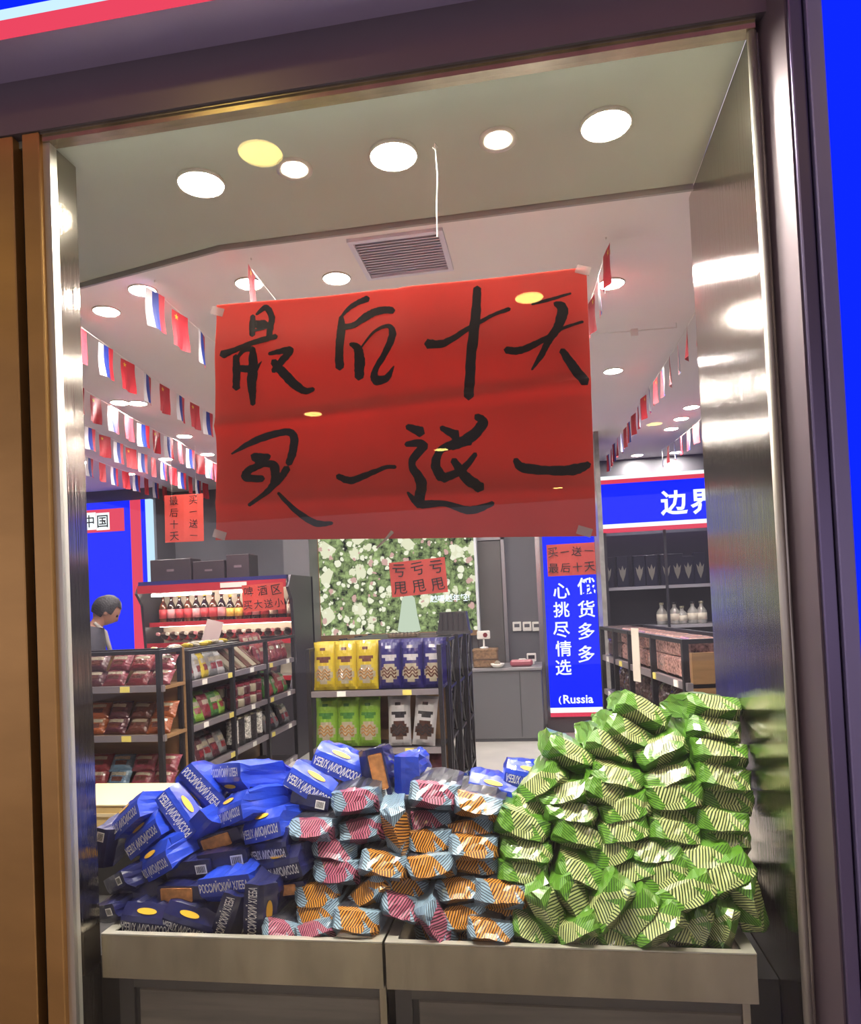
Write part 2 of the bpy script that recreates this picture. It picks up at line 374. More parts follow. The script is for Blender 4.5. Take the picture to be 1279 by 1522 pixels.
# ceiling vent
vt = empty('air_vent', ((-.52), 1.13, 3.05)); tag(vt, 'grey louvred air vent in the shop ceiling above the banner', 'vent')
c = atz(598, 378, 3.05); vt.location = c
hw, hd = .205, .185
fm = mat('vent grey metal', 'dcd8e4', .5)
MB().box(-hw, hw, -hd, -hd+.022, -.014, 0).box(-hw, hw, hd-.022, hd, -.014, 0).box(-hw, -hw+.022, -hd+.022, hd-.022, -.014, 0).box(hw-.022, hw, -hd+.022, hd-.022, -.014, 0).build('frame', fm, vt)
MB().box(-hw+.022, hw-.022, -hd+.022, hd-.022, -.002, 0).build('backing', mat('vent dark back', 'b4b4c0', .6), vt)
sl = MB().box(-hw+.022, hw-.022, -.006, .006, -.001, .001, RX(22)).mesh('slat', fm)
for k in range(14): link('slat', sl, vt, T(0, -hd+.034+k*(2*hd-.068)/13, -.008))
# conduit with clip at the right, thread on the soffit hook
a = atz(880, 497, 3.02); b = atz(1005, 487, 3.02)
cn = empty('hanging_rail', a); tag(cn, 'thin white hanging rail with a clip below the ceiling right of banner', 'rail')
d = b-a
MB().tube([(0, 0, 0), d], .004, 6).build('rod', white_plastic, cn); MB().box(-.02, .02, -.006, .006, -.03, .012).build('clip', white_plastic, cn, M=T(*(d*.5)))
MB().tube([d, d+Vector((0, 0, .03))], .003, 5).build('hanger', white_plastic, cn); MB().tube([(0, 0, 0), (0, 0, .03)], .003, 5).build('hanger', white_plastic, cn)
th = empty('hook_thread', (-.272, .256, ZT)); tag(th, 'thin white thread hanging from a small hook in the soffit', 'thread')
MB().tube([(0, 0, 0), (.004, 0, -.1), (-.003, 0, -.2), (-.006, 0, -.30)], .0018, 5).build('thread', white_plastic, th)
MB().tube([(0, 0, .0), (.008, 0, -.012), (0, 0, -.02), (-.006, 0, -.012)], .002, 5).build('hook', steel_edge, th)

# ------------------------------------------------------------------ red banner with brush writing
YB = .03
def bwave(x, z):
    y = YB + .005*math.sin(x*5+z*2.3)+.005*math.sin(z*11+.7*x)+.003*math.sin(x*13-z*4)+.0025*math.sin(z*31+x*3)
    y -= .010*math.exp(-((z-2.075-.03*x)/.018)**2)+.006*math.exp(-((z-1.80+.02*x)/.015)**2)              # fold lines
    return y + .006*math.exp(-((x+.38)/.02)**2)
def bpt(px, py, off=0.):
    p = at(px, py, YB); return Vector((p.x, bwave(p.x, p.z)-off, p.z))
TLc, TRc, BRc, BLc = (320, 452), (871, 397), (886, 797), (322, 803)
def banner_mesh(nx=60, nz=50):
    mb = MB(); vs = []
    for side in (0, 1):
        for j in range(nz+1):
            for i in range(nx+1):
                a, b = i/nx, j/nz
                x = (TLc[0]*(1-a)+TRc[0]*a)*(1-b)+(BLc[0]*(1-a)+BRc[0]*a)*b; y = (TLc[1]*(1-a)+TRc[1]*a)*(1-b)+(BLc[1]*(1-a)+BRc[1]*a)*b
                y += 3*math.sin(a*PI)*(1-b)*1.0
                p = bpt(x, y); p.y += side*.0012; vs.append(p)
    fs = []; n1 = (nx+1)*(nz+1)
    for j in range(nz):
        for i in range(nx):
            q = j*(nx+1)+i; fs.append((q, q+nx+1, q+nx+2, q+1)); fs.append((n1+q, n1+q+1, n1+q+nx+2, n1+q+nx+1))
    mb.add(vs, fs); return mb
ban = banner_mesh().build('paper_banner', paper_red, smooth=True)
tag(ban, 'large red paper banner with black brush writing taped inside the window', 'banner')
def crom(P, n=8):
    out = []
    for i in range(len(P)-1):
        p0, p1, p2, p3 = P[max(i-1, 0)], P[i], P[i+1], P[min(i+2, len(P)-1)]
        for k in range(n):
            t = k/n
            out.append(tuple(.5*((2*b)+(-a+c)*t+(2*a-5*b+4*c-d)*t*t+(-a+3*b-3*c+d)*t**3) for a, b, c, d in zip(p0, p1, p2, p3)))
    out.append(P[-1]); return out
rb = random.Random(3)
def stroke(mb, P, org, s, off):
    P = crom([(org[0]+x/s, org[1]+y/s, 1.32*w_/s) for x, y, w_ in P])
    L = []
    for i, (x, y, w_) in enumerate(P):
        a = P[max(i-1, 0)]; b = P[min(i+1, len(P)-1)]; dx, dy = b[0]-a[0], b[1]-a[1]; l = math.hypot(dx, dy) or 1
        nx, ny = -dy/l, dx/l; h = w_*.5
        h1, h2 = h*(1+rb.uniform(-.10, .10)), h*(1+rb.uniform(-.10, .10))
        L.append((x+nx*h1, y+ny*h1, x, y, x-nx*h2, y-ny*h2))
    # rounded ends
    vs = []; fs = []
    def end(i, sgn):
        x, y, w_ = P[i]; a, b = P[max(i-1, 0)], P[min(i+1, len(P)-1)]; dx, dy = b[0]-a[0], b[1]-a[1]; l = math.hypot(dx, dy) or 1
        return (x+sgn*dx/l*w_*.35, y+sgn*dy/l*w_*.35)
    for q in L:
        for k in (0, 2, 4): vs.append(bpt(q[k], q[k+1], off))
    for i in range(len(L)-1):
        for k in (0, 1): fs.append((3*i+k, 3*i+k+1, 3*i+3+k+1, 3*i+3+k))
    e0 = len(vs); vs.append(bpt(*end(0, -1), off)); vs.append(bpt(*end(len(P)-1, 1), off))
    fs.append((0, e0, 1)); fs.append((1, e0, 2)); q = 3*(len(L)-1); fs.append((q, q+1, e0+1)); fs.append((q+1, q+2, e0+1))
    mb.add(vs, fs)
A = ((300, 390), 4.263); B = ((300, 390), 2.132)
GLYPHS = [
 (A, [[(318, 335, 24), (316, 400, 30), (318, 462, 26)], [(340, 325, 12), (400, 282, 28), (436, 340, 30), (428, 420, 30), (424, 475, 30)], [(322, 372, 16), (365, 392, 50), (402, 385, 40)], [(318, 435, 10), (370, 420, 14), (415, 405, 12)],
      [(135, 590, 40), (230, 553, 26), (340, 505, 28), (468, 468, 26)], [(222, 600, 30), (224, 700, 36), (220, 800, 36)], [(228, 615, 14), (270, 562, 22), (318, 552, 26)], [(325, 545, 24), (328, 650, 46), (318, 760, 44), (324, 900, 24)], [(228, 672, 28), (280, 678, 34), (330, 680, 30)], [(345, 680, 22), (382, 630, 4)],
      [(428, 582, 16), (500, 565, 28), (560, 556, 34), (520, 612, 34), (452, 690, 24)], [(455, 630, 34), (520, 705, 46), (590, 775, 44), (650, 812, 34), (704, 800, 20)]]),
 (A, [[(872, 345, 10), (930, 285, 22), (990, 250, 26), (1050, 228, 30)], [(878, 340, 24), (880, 430, 42), (872, 560, 42), (874, 668, 44)], [(885, 405, 30), (960, 395, 30), (1050, 335, 38), (1130, 305, 36), (1208, 300, 34)],
      [(942, 520, 18), (990, 550, 42), (1002, 640, 52), (995, 732, 44)], [(1012, 545, 8), (1090, 445, 14), (1180, 405, 22), (1208, 460, 34), (1165, 580, 30), (1100, 690, 28), (1105, 745, 48), (1170, 738, 34), (1218, 660, 6)]]),
 (B, [[(872, 82, 18), (866, 180, 24), (852, 320, 24), (846, 430, 24)], [(716, 262, 24), (770, 258, 18), (850, 208, 12), (920, 168, 9), (974, 148, 10)]]),
 (B, [[(1045, 134, 6), (1100, 120, 8), (1168, 100, 5)], [(1118, 132, 12), (1142, 150, 26), (1128, 205, 22), (1100, 250, 18), (1075, 300, 14), (1045, 345, 5)], [(964, 282, 18), (1010, 284, 18), (1080, 252, 14), (1140, 214, 8), (1206, 190, 7)], [(1140, 285, 16), (1175, 335, 24), (1214, 385, 24)]]),
 (B, [[(92, 606, 4), (170, 562, 16), (262, 536, 16), (288, 552, 20), (282, 600, 20), (270, 636, 16)], [(158, 612, 18), (180, 620, 26), (208, 612, 14)], [(205, 632, 14), (150, 655, 18), (138, 680, 20), (190, 684, 16)], [(185, 640, 10), (222, 640, 22), (228, 690, 20), (205, 725, 14), (150, 770, 8)], [(266, 650, 18), (240, 690, 16), (215, 716, 10)], [(240, 730, 8), (300, 790, 14), (360, 826, 16), (412, 826, 8)]]),
 (B, [[(428, 676, 14), (470, 690, 18), (530, 668, 14), (580, 648, 10), (610, 646, 10)]]),
 (B, [[(650, 520, 14), (695, 538, 26)], [(644, 574, 12), (700, 578, 22), (662, 634, 18), (694, 700, 26), (684, 768, 24)], [(650, 728, 6), (690, 764, 20), (770, 764, 14), (850, 786, 20), (922, 764, 12)],
      [(758, 524, 12), (805, 548, 26)], [(870, 488, 16), (890, 512, 24), (840, 560, 26), (760, 590, 18), (738, 640, 22), (760, 682, 26)], [(760, 684, 22), (820, 658, 18), (866, 606, 12)], [(795, 625, 16), (835, 680, 26), (884, 716, 26)], [(790, 580, 22), (850, 566, 18)]]),
 (B, [[(992, 626, 14), (1020, 652, 24), (1110, 660, 22), (1180, 656, 26), (1226, 640, 16)]]),
]
for gi, ((org, s), strokes) in enumerate(GLYPHS):
    mb = MB()
    for k, P in enumerate(strokes): stroke(mb, P, org, s, .0012+.0001*k)
    mb.build('brush_character', ink, ban)
for px, py in ((322, 462), (866, 402), (868, 790), (328, 795)):
    p = bpt(px, py, .003); MB().box(-.02, .02, -.0004, .0004, -.012, .012).build('tape', mat('clear tape', 'd9c9c4', .3, alpha=.5), ban, M=T(*p)@RY(20))
# thin twine at the foot of the banner
tw = MB().tube([bpt(583, 790, .006), bpt(575, 800, .008), bpt(560, 815, .006)], [.006, .004, .003], 6).build('twist_tie', mat('pale cord', 'c9b7a4', .6), ban)

# ================================================================== DISPLAY TRAYS
def tray(name, x0, x1, label):
    y0, y1, zt, zb = .07, .66, .528, .398
    o = empty(name, ((x0+x1)/2, y0, zb)); tag(o, label, 'display tray', 'steel display trays')
    inv = T(-(x0+x1)/2, -y0, -zb)
    t = .022
    MB().bbox(x0, x1, y0, y0+.004, zb, zt, .0012).build('front_panel', steel_satin, o, M=inv)
    MB().box(x0, x1, y0, y0+t, zt, zt+.004).box(x0, x0+t+.012, y0+t, y1, zt, zt+.004).box(x1-t-.012, x1, y0+t, y1, zt, zt+.004).box(x0, x1, y1-t, y1, zt, zt+.004).build('rim', steel_edge, o, M=inv)
    MB().box(x0, x0+.004, y0+.004, y1, zb, zt).build('side_panel', steel_satin, o, M=inv)
    MB().box(x1-.004, x1, y0+.004, y1, zb, zt).build('side_panel', steel_satin, o, M=inv)
    MB().box(x0+.004, x1-.004, y1-.004, y1, zb, zt).build('back_panel', steel_satin, o, M=inv)
    MB().box(x0+.004, x1-.004, y0+.004, y1-.004, zb, zb+.006).build('bottom_panel', steel_satin, o, M=inv)
    return o
xm = at(569, 1395, .07).x
x0 = at(150, 1392, .07).x; x1 = at(1124, 1413, .07).x
tray('display_tray', x0, xm-.004, 'brushed steel display tray holding the blue and orange packets, left')
tray('display_tray', xm+.004, x1, 'brushed steel display tray holding the green packets, right')
def base_cab(x0, x1, label):
    o = empty('base_cabinet', ((x0+x1)/2, .13, 0)); tag(o, label, 'cabinet', 'base cabinets under the trays')
    inv = T(-(x0+x1)/2, -.13, 0)
    MB().box(x0, x1, .15, .64, 0, .396).build('body', mat('dark cabinet body', '4a4642', .5), o, M=inv)
    MB().bbox(x0+.07, x1-.02, .135, .15, .02, .335, .004).build('wood_panel', wood_grey, o, M=inv)
    MB().box(x0+.05, x1, .14, .15, .335, .365).build('rail', mat('grey rail', '6b665f', .4, .4), o, M=inv)
    MB().box(x0, x0+.05, .14, .15, .0, .365).build('stile', mat('dark stile', '55504c', .4), o, M=inv)
    MB().box(x1-.02, x1, .128, .15, .0, .39).build('steel_post', steel_satin, o, M=inv)
base_cab(x0+.01, xm-.012, 'dark cabinet with grey wood panel under the left tray')
base_cab(xm+.012, x1-.01, 'dark cabinet with grey wood panel under the right tray')

bb = MB().box(-2.2, .598, .665, .68, 0, .56).build('added_floor_mask', mat('dark floor mask', '3a3836', .6)); tag(bb, 'added dark board hiding the bright floor behind the display trays', 'board')  # added board, hides the bright floor so the gaps look dark
MB().box(-2.2, x0-.004, .20, .66, 0, .40).build('added_floor_block', mat('dark floor mask', '3a3836', .6)); tag(bpy.data.objects['added_floor_block'], 'added dark block hiding bright floor between left tray and steel reveal', 'filler block')  # added block, keeps the bright floor out of the left gap
MB().box(x1+.004, .598, .20, .66, 0, .40).build('added_floor_block', mat('dark floor mask', '3a3836', .6)); tag(bpy.data.objects['added_floor_block.001'], 'added dark block hiding bright floor between right tray and steel panel', 'filler block')  # added block, covers the bright floor right of the tray
cc = empty('cream_carton', (at(165, 1240, 1.2).x-.06, 1.2, 0)); tag(cc, 'cream cardboard carton on the floor left behind the blue heap', 'carton')
zc_ = at(165, 1198, 1.2).z
MB().bbox(-.28, .28, 0, .4, 0, zc_, .008).build('body', mat('cream card', 'd8b878', .6), cc); MB().box(-.285, .285, -.006, .0, zc_-.05, zc_-.035).build('lid_edge', mat('cream card light', 'e8d4a8', .6), cc); MB().box(-.284, .284, -.004, .404, zc_, zc_+.006).build('lid', mat('cream card light', 'e8d4a8', .6), cc)

# ================================================================== PACKETS
def pouch(w_, t, ln, kind, seed):
    """snack packet lying on its side: folded end towards -Y, crimped seal at the back"""
    r = random.Random(seed); nx, nz = 10, 6
    zr = r.uniform(-.12, .12)*t; dep = r.uniform(.034, .050)*(t/.075)
    P = {}
    for j in range(nz+1):
        for i in range(nx+1):
            a = i/nx*2-1; b = j/nz
            z = -t/2 + b*t
            if kind == 'hatch':
                zz = z
                if j == nz//2: zz = zr
                k = 1-abs((zz-zr)/(t/2+ (zr if zz < zr else -zr)))
                e = max(0., 1-abs(a)**5)
                y = -dep*k*(.25+.75*e) + r.uniform(-.0035, .0035)
                x = a*(w_/2)*(1-.07*(1-k)*(abs(a) > .9)) + r.uniform(-.0015, .0015)
                if abs(a) == 1: y += .004
                z = zz + .004*math.sin(a*3+seed)*k + (.012*k*(1 if seed % 2 else -1)*(abs(a) > .99))
            else:
                zz = z
                y = 0.0 if zz > -.10*t else (-.10*t-zz)*.95
                y += .003*abs(a)**4 + r.uniform(-.0006, .0006)
                x = a*w_/2*(1-.03*(abs(b-.5) > .49))
                z = zz*(1-.04*a*a)
            P[i, j] = Vector((x, y, z))
    loop = [(i, 0) for i in range(nx)]+[(nx, j) for j in range(nz)]+[(i, nz) for i in range(nx, 0, -1)]+[(0, j) for j in range(nz, 0, -1)]
    mb = MB(); vs = []; idx = {}
    for j in range(nz+1):
        for i in range(nx+1): idx[i, j] = len(vs); vs.append(P[i, j])
    fs = []; uvs = []
    for j in range(nz):
        for i in range(nx):
            q = [(i, j), (i+1, j), (i+1, j+1), (i, j+1)]
            fs.append(tuple(idx[k] for k in q)); uvs.append([(P[k].x, P[k].z) for k in q])
    prev = [idx[k] for k in loop]
    prof = [(.035, 1.02, 1.06), (.09, 1.0, 1.16), (.15, .99, 1.10), (ln-.06, 1.0, .80), (ln-.025, 1.02, .14), (ln, 1.03, .10)]
    ys = 0.
    for yy, sx, sz in prof:
        cur = []
        for k in loop:
            a, b = k[0]/nx*2-1, k[1]/nz*2-1
            x = a*w_/2*sx; z = b*t/2*sz*(1-.25*abs(a)**3*(sz > .5))
            if abs(a) == 1 and sz > .5: x *= 1-.07*(1-abs(b))                # side gusset tucked in
            z += r.uniform(-.0045, .0045)*(1 if sz > .3 else 2); x += r.uniform(-.002, .002)
            vs.append(Vector((x, yy+r.uniform(-.003, .003), z))); cur.append(len(vs)-1)
        n = len(loop)
        for q in range(n):
            s = (q+1) % n; fs.append((prev[s], prev[q], cur[q], cur[s])); side = loop[q][0] == loop[s][0] and loop[q][0] in (0, nx)
            u = []
            for vi in (prev[s], prev[q], cur[q], cur[s]):
                p = vs[vi]
                if side: u.append((p.x+(p.y if p.x > 0 else -p.y), p.z))
                else: u.append((p.x, p.z+(p.y if p.z > 0 else -p.y)))
            uvs.append(u)
        prev = cur
    fs.append(tuple(reversed(prev))); uvs.append([(vs[k].x, .1) for k in reversed(prev)])
    mb.add(vs, fs, uvs); return mb
NV = 6
def variants(mt, kind, w_=.15, t=.074, ln=.235): return [pouch(w_, t, ln, kind, 11*k+5).mesh('snack_packet', mt) for k in range(NV)]
V_G = variants(green_f, 'hatch', .158, .078); V_O = variants(orange_f, 'hatch'); V_P = variants(pink_f, 'hatch')
V_B = variants(blue_f, 'flat', .150, .080, .22); V_N = variants(navy_f, 'flat', .150, .080, .22)
TITLE = 'РОССИЙСКИЙ ХЛЕБА'
title_me = text_mesh(TITLE, white_print, .140, .031, .013, .95)
oval = MB().add([(.029*math.cos(2*PI*k/16), 0, .0085*math.sin(2*PI*k/16)) for k in range(16)], [tuple(range(16))]).mesh('yellow_oval', yellow_print)
def barcode_mesh():
    mb = MB(); mb.box(-.018, .018, -.0006, 0, -.014, .014); mb.cur = 1; r = random.Random(2); x = -.014
    while x < .014:
        d = r.uniform(.0008, .0022); mb.box(x, x+d, -.0009, -.0006, -.010, .010); x += d+r.uniform(.0008, .002)
    return mb.mesh('barcode', [white_print, ink])
barcode_me = barcode_mesh()
pict = MB().bbox(-.05, .05, -.003, 0, -.02, .02, .003).mesh('bread_picture', mat('bread picture print', 'c98a52', .4, var=.5, vscale=40))
rp = random.Random(21)
def place(px, py, wpx, ang, yaw, pitch, base_w, dy=0.):
    Y = .105 + max(0, 1392-py)*.00088 + dy
    p = at(px, py, Y); dist = -(p-CAM).dot(AX[2])
    s = max(.82, min(1.18, wpx*dist/FPX/base_w))
    return T(*p) @ RZ(yaw) @ RX(pitch) @ RY(ang+2.6) @ Matrix.Scale(s, 4)
def packet(V, M, label, cat, group, k, title=False, yl=False, bar=False, pic=False):
    o = link('snack_packet', V[k % NV], None, M); tag(o, label, cat, group)
    if title: link('lettering', title_me, o, T(0, -.0025, .0175))
    if yl: link('yellow_oval', oval, o, T(.004, .0155, -.024) @ RX(43.5) @ T(0, -.0025, 0))
    if bar: link('barcode', barcode_me, o, T(.045 if not title else -.03, -.002 if not title else .012, .012 if not title else -.026) @ (RX(0) if not title else RX(43.5)))
    if pic: link('bread_picture', pict, o, T(-.01, -.001, .014))
    return o
# (x, y, width px, tilt of the end, turn, depth shift); rows run from the tray rim upwards, each left to right
GREEN = [
 [(790, 1386, 62, 20, 5, .02), (815, 1356, 84, 62, 8, .0), (858, 1385, 66, -28, -5, .0), (851, 1340, 82, 58, -6, .02), (906, 1350, 92, -58, 8, .0), (950, 1363, 84, -55, 10, .0), (978, 1380, 86, -38, 0, -.01), (922, 1394, 72, -8, 0, .03), (1014, 1390, 74, 14, 0, .03), (882, 1396, 70, 20, 0, .04), (1038, 1383, 66, -68, 8, .02), (1075, 1381, 62, -78, 0, .02), (1114, 1345, 84, 74, 8, .02)],
 [(777, 1302, 76, 5, 5, .02), (863, 1301, 76, 20, 0, .02), (944, 1299, 76, -22, 0, .03), (986, 1305, 80, -27, 5, .01), (1022, 1333, 88, -28, 6, -.01), (1050, 1352, 76, -10, 0, .05), (1080, 1306, 92, -30, 8, .0)],
 [(781, 1270, 78, 6, 5, .02), (860, 1245, 78, 20, 3, .02), (911, 1270, 76, -24, 0, .03), (928, 1238, 76, -16, 0, .02), (974, 1270, 76, -8, 0, .02), (1046, 1280, 84, -12, 5, .02), (1003, 1241, 80, 6, 4, .02), (1076, 1252, 78, 3, 6, .05)],
 [(776, 1230, 82, 19, 6, .01), (790, 1205, 62, 15, 5, .05), (847, 1211, 78, 8, 3, .02), (929, 1207, 76, -20, 0, .02), (1001, 1214, 80, 1, 3, .05), (1073, 1226, 80, 5, 6, .03), (1078, 1193, 82, 2, 6, .06)],
 [(806, 1168, 76, -40, -5, .03), (838, 1184, 76, -16, 0, .02), (900, 1182, 76, 27, 4, .02), (917, 1160, 76, 10, 4, .03), (1003, 1187, 84, -8, 4, .02), (994, 1160, 78, -22, 3, .03), (1075, 1160, 82, 8, 6, .03)],
 [(845, 1123, 76, 27, 4, .03), (908, 1113, 76, 26, 4, .04), (983, 1119, 78, -30, 3, .03), (1071, 1122, 82, 8, 6, .03)],
 [(933, 1092, 76, 31, 4, .04), (955, 1060, 80, 28, 4, .05), (1060, 1087, 80, 8, 6, .04), (1060, 1054, 82, 6, 6, .05)],
]
OR = [
 [('p', 418, 1386, 50, 10, 0, .02), ('p', 468, 1386, 52, -20, 0, .01), ('o', 475, 1359, 72, -15, 0, .03), ('o', 529, 1372, 74, 0, 0, .0), ('p', 647, 1376, 74, 58, 5, .0), ('o', 690, 1367, 72, -13, 0, .02), ('o', 728, 1386, 70, 4, 0, .0), ('o', 742, 1362, 70, 5, 0, .04)],
 [('o', 472, 1333, 70, -8, 0, .03), ('o', 549, 1330, 72, -42, 0, .02), ('p', 600, 1352, 74, 15, 0, .02), ('o', 601, 1322, 72, 12, 0, .04), ('o', 682, 1327, 72, -12, 0, .02), ('o', 745, 1333, 80, 5, 4, .0)],
 [('p', 500, 1298, 72, -4, 0, .02), ('o', 570, 1289, 76, 8, 0, .0), ('o', 641, 1290, 74, -11, 0, .0), ('o', 705, 1285, 74, 2, 0, .03)],
 [('p', 497, 1267, 70, 8, 0, .03), ('o', 590, 1237, 78, 78, 5, .0), ('o', 640, 1252, 70, -6, 0, .02), ('o', 703, 1263, 76, 0, 0, .0)],
 [('p', 463, 1236, 70, -5, 0, .0), ('p', 537, 1237, 72, -16, 0, .02), ('p', 638, 1224, 68, -5, 0, .05), ('o', 699, 1238, 74, -13, 0, .03)],
 [('p', 527, 1193, 72, -8, 0, .0), ('p', 644, 1184, 76, 3, 0, .0), ('o', 710, 1200, 74, 9, 0, .0)],
]
# blue: (x, y, width, tilt, turn, depth shift, upside down, kind) kind: b bright blue, n navy with painted shade; marks: t title, y oval, c barcode, p picture
BL = [
 [(154, 1362, 60, -20, -20, .02, 0, 'n', 'c'), (216, 1372, 82, 2, 0, .0, 1, 'n', 'ty'), (278, 1376, 80, 14, 0, .01, 1, 'n', 'ty'), (340, 1368, 80, -70, 0, .01, 0, 'n', 't'), (383, 1358, 90, -86, 0, -.01, 0, 'n', 'ty'), (427, 1328, 60, -12, 0, .03, 0, 'n', 'p')],
 [(171, 1318, 62, -28, -25, .02, 0, 'n', 'c'), (213, 1337, 80, 4, 0, .04, 1, 'n', 't'), (268, 1337, 76, -4, 0, .02, 0, 'n', 'p'), (334, 1325, 84, -10, 0, -.01, 0, 'b', 'ty')],
 [(280, 1300, 74, -10, 0, .03, 0, 'n', 'c'), (331, 1287, 78, -10, 0, .03, 0, 'n', 'c'), (413, 1288, 84, -20, -22, .0, 1, 'n', 'ty'), (151, 1262, 60, -78, 0, .04, 0, 'n', 'c')],
 [(224, 1285, 82, -30, -22, .0, 1, 'b', 'ty'), (328, 1256, 70, -20, 0, .05, 0, 'n', 'p'), (396, 1262, 84, -16, -22, .01, 1, 'n', 'ty'), (289, 1240, 74, -45, -10, .03, 0, 'b', '')],
 [(207, 1243, 78, -38, -15, .01, 1, 'b', 'ty'), (182, 1214, 84, -38, -30, .01, 1, 'b', 'ty'), (266, 1206, 84, 48, 5, .0, 1, 'b', 'ty'), (336, 1205, 84, -24, -32, .0, 1, 'b', 'ty'), (386, 1228, 86, -20, -28, .0, 1, 'b', 'ty'), (458, 1198, 64, 5, -10, .03, 0, 'n', 'c')],
 [(294, 1176, 80, 44, 8, .02, 0, 'b', 'ty'), (334, 1156, 82, -12, -34, .03, 0, 'b', 'ty'), (464, 1167, 86, 31, 14, .02, 1, 'b', 'ty'), (603, 1166, 80, 86, 0, .04, 0, 'b', 'c'), (556, 1154, 84, 76, 5, .05, 0, 'n', 'cp'), (732, 1178, 76, 13, 4, .05, 1, 'b', 'ty')],
 [(503, 1135, 92, 22, 10, .06, 1, 'b', 'ty'), (786, 1156, 72, 12, 5, .07, 1, 'b', 'ty')],
]
ROWN = ['bottom row', 'second row up', 'third row up', 'fourth row up', 'fifth row up', 'sixth row up', 'topmost row']
k = 0
for ri, row in enumerate(GREEN):
    for ci, (x, y, wp, an, yw, dy) in enumerate(sorted(row)):
        up = ' standing on edge,' if abs(an) > 50 else (' tilted,' if abs(an) > 17 else ' lying flat,')
        packet(V_G, place(x, y, wp, an, yw+rp.uniform(-4, 4), rp.uniform(2, 12) if ri < 5 else rp.uniform(-9, 0), .158, dy), 'green striped packet'+up+' '+ORD[ci]+' from left, '+ROWN[ri]+', green heap', 'snack packet', 'green packets in the right tray', k); k += 1
for ri, row in enumerate(OR):
    for ci, (c, x, y, wp, an, yw, dy) in enumerate(sorted(row, key=lambda q: q[1])):
        packet(V_O if c == 'o' else V_P, place(x, y, wp, an, yw+rp.uniform(-5, 5), rp.uniform(2, 12), .15, dy), ('orange' if c == 'o' else 'pink')+' striped packet, '+ORD[ci]+' from left, '+ROWN[ri]+', middle heap', 'snack packet', 'orange and pink packets between the heaps', k); k += 1
for ri, row in enumerate(BL):
    for ci, (x, y, wp, an, yw, dy, fl, c, mk) in enumerate(sorted(row)):
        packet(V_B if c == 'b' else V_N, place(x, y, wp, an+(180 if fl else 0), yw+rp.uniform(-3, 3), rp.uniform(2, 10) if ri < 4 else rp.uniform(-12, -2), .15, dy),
               ('bright blue' if c == 'b' else 'shade-painted navy blue')+' packet '+('with white title ' if 't' in mk else 'with barcode ' if 'c' in mk else 'with bread picture ' if 'p' in mk else 'without print ')+('upside down, ' if fl and 't' in mk else '')+ORD[ci]+' from left, '+ROWN[ri]+', blue heap',
               'snack packet', 'blue packets in the left tray', k, 't' in mk, 'y' in mk, 'c' in mk, 'p' in mk); k += 1
# packets deeper in the heaps that only show in the gaps
def filler(V, xs, top, n, label, group, base_w):
    r = random.Random(len(label)+n)
    for i in range(n):
        px = r.uniform(*xs); py = r.uniform(top(px)+45, 1400)
        Y = .29 + max(0, 1392-py)*.0006 + r.uniform(0, .05)
        p = at(px, py, Y)
        packet(V, T(*p) @ RZ(r.uniform(-15, 15)) @ RX(r.uniform(0, 10)) @ RY(r.uniform(-25, 25)), label, 'snack packet', group, i)
filler(V_G, (790, 1085), lambda x: 1180-(x-790)*.5 if x < 940 else 1075, 22, 'green striped packet half hidden deep in the green heap', 'green packets deep in the heap', .158)
filler(V_O, (470, 750), lambda x: 1215, 12, 'orange striped packet half hidden deep in the middle heap', 'orange packets deep in the heap', .15)
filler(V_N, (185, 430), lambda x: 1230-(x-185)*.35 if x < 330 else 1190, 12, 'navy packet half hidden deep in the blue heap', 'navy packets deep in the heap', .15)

# ================================================================== INSIDE THE SHOP
def proj(p):
    d = Vector(p)-CAM; z = -d.dot(AX[2])
    return (640+FPX*d.dot(AX[0])/z, PPY-FPX*d.dot(AX[1])/z)
# ---- flag strings
flag_red = mat('red flag cloth', 'c0303c', .6); f_white = mat('white flag cloth', 'e8e6ea', .6); f_blue = mat('blue flag cloth', '2a3f9c', .6); f_yel = mat('yellow star', 'e8c040', .6)
def flag_mesh(kind, seed):
    r = random.Random(seed); mb = MB(); W, H, nx, nz = .128, .175, 6, 5; ph = r.uniform(0, 6); am = r.uniform(.004, .012); sh = r.uniform(-.012, .012)
    vs = [(am*math.sin(i*1.1+ph+j*.35)*j/nz+sh*j/nz, -W/2+W*i/nx+.010*math.sin(j*.8+ph)*j/nz, -H*j/nz) for j in range(nz+1) for i in range(nx+1)]
    for j in range(nz):
        for i in range(nx):
            mb.cur = 0 if kind == 'r' else i//2; q = j*(nx+1)+i
            mb.add([vs[q], vs[q+1], vs[q+nx+2], vs[q+nx+1]], [(0, 1, 2, 3)])
    return mb.mesh('paper_flag', [flag_red] if kind == 'r' else [f_white, f_blue, flag_red], True)
FR = [flag_mesh('r', s) for s in range(4)]; FT = [flag_mesh('t', s+9) for s in range(4)]
star = MB().add([(((.017 if k % 2 == 0 else .007)*0), (.017 if k % 2 == 0 else .007)*math.sin(k*PI/5), (.017 if k % 2 == 0 else .007)*math.cos(k*PI/5)) for k in range(10)], [tuple(range(10))]).mesh('star', f_yel)
strings = [(-1.20, -1.22, 1.0, 2.0, 'fifth from the right'), (-1.71, -1.80, 1.09, 5.9, 'right of the left group'), (-2.29, -2.62, 1.38, 5.9, 'second in the left group'), (-2.90, -3.3, 2.2, 5.9, 'third in the left group'), (-3.42, -3.8, 2.9, 5.9, 'fourth in the left group'), (-4.05, -4.3, 3.6, 5.9, 'leftmost of all'),
           (.34, .25, 1.2, 2.4, 'beside the right edge of the banner'), (.88, .74, 2.0, 5.8, 'in front of the steel side panel'), (1.45, 1.30, 4.2, 5.9, 'above the blue header')]
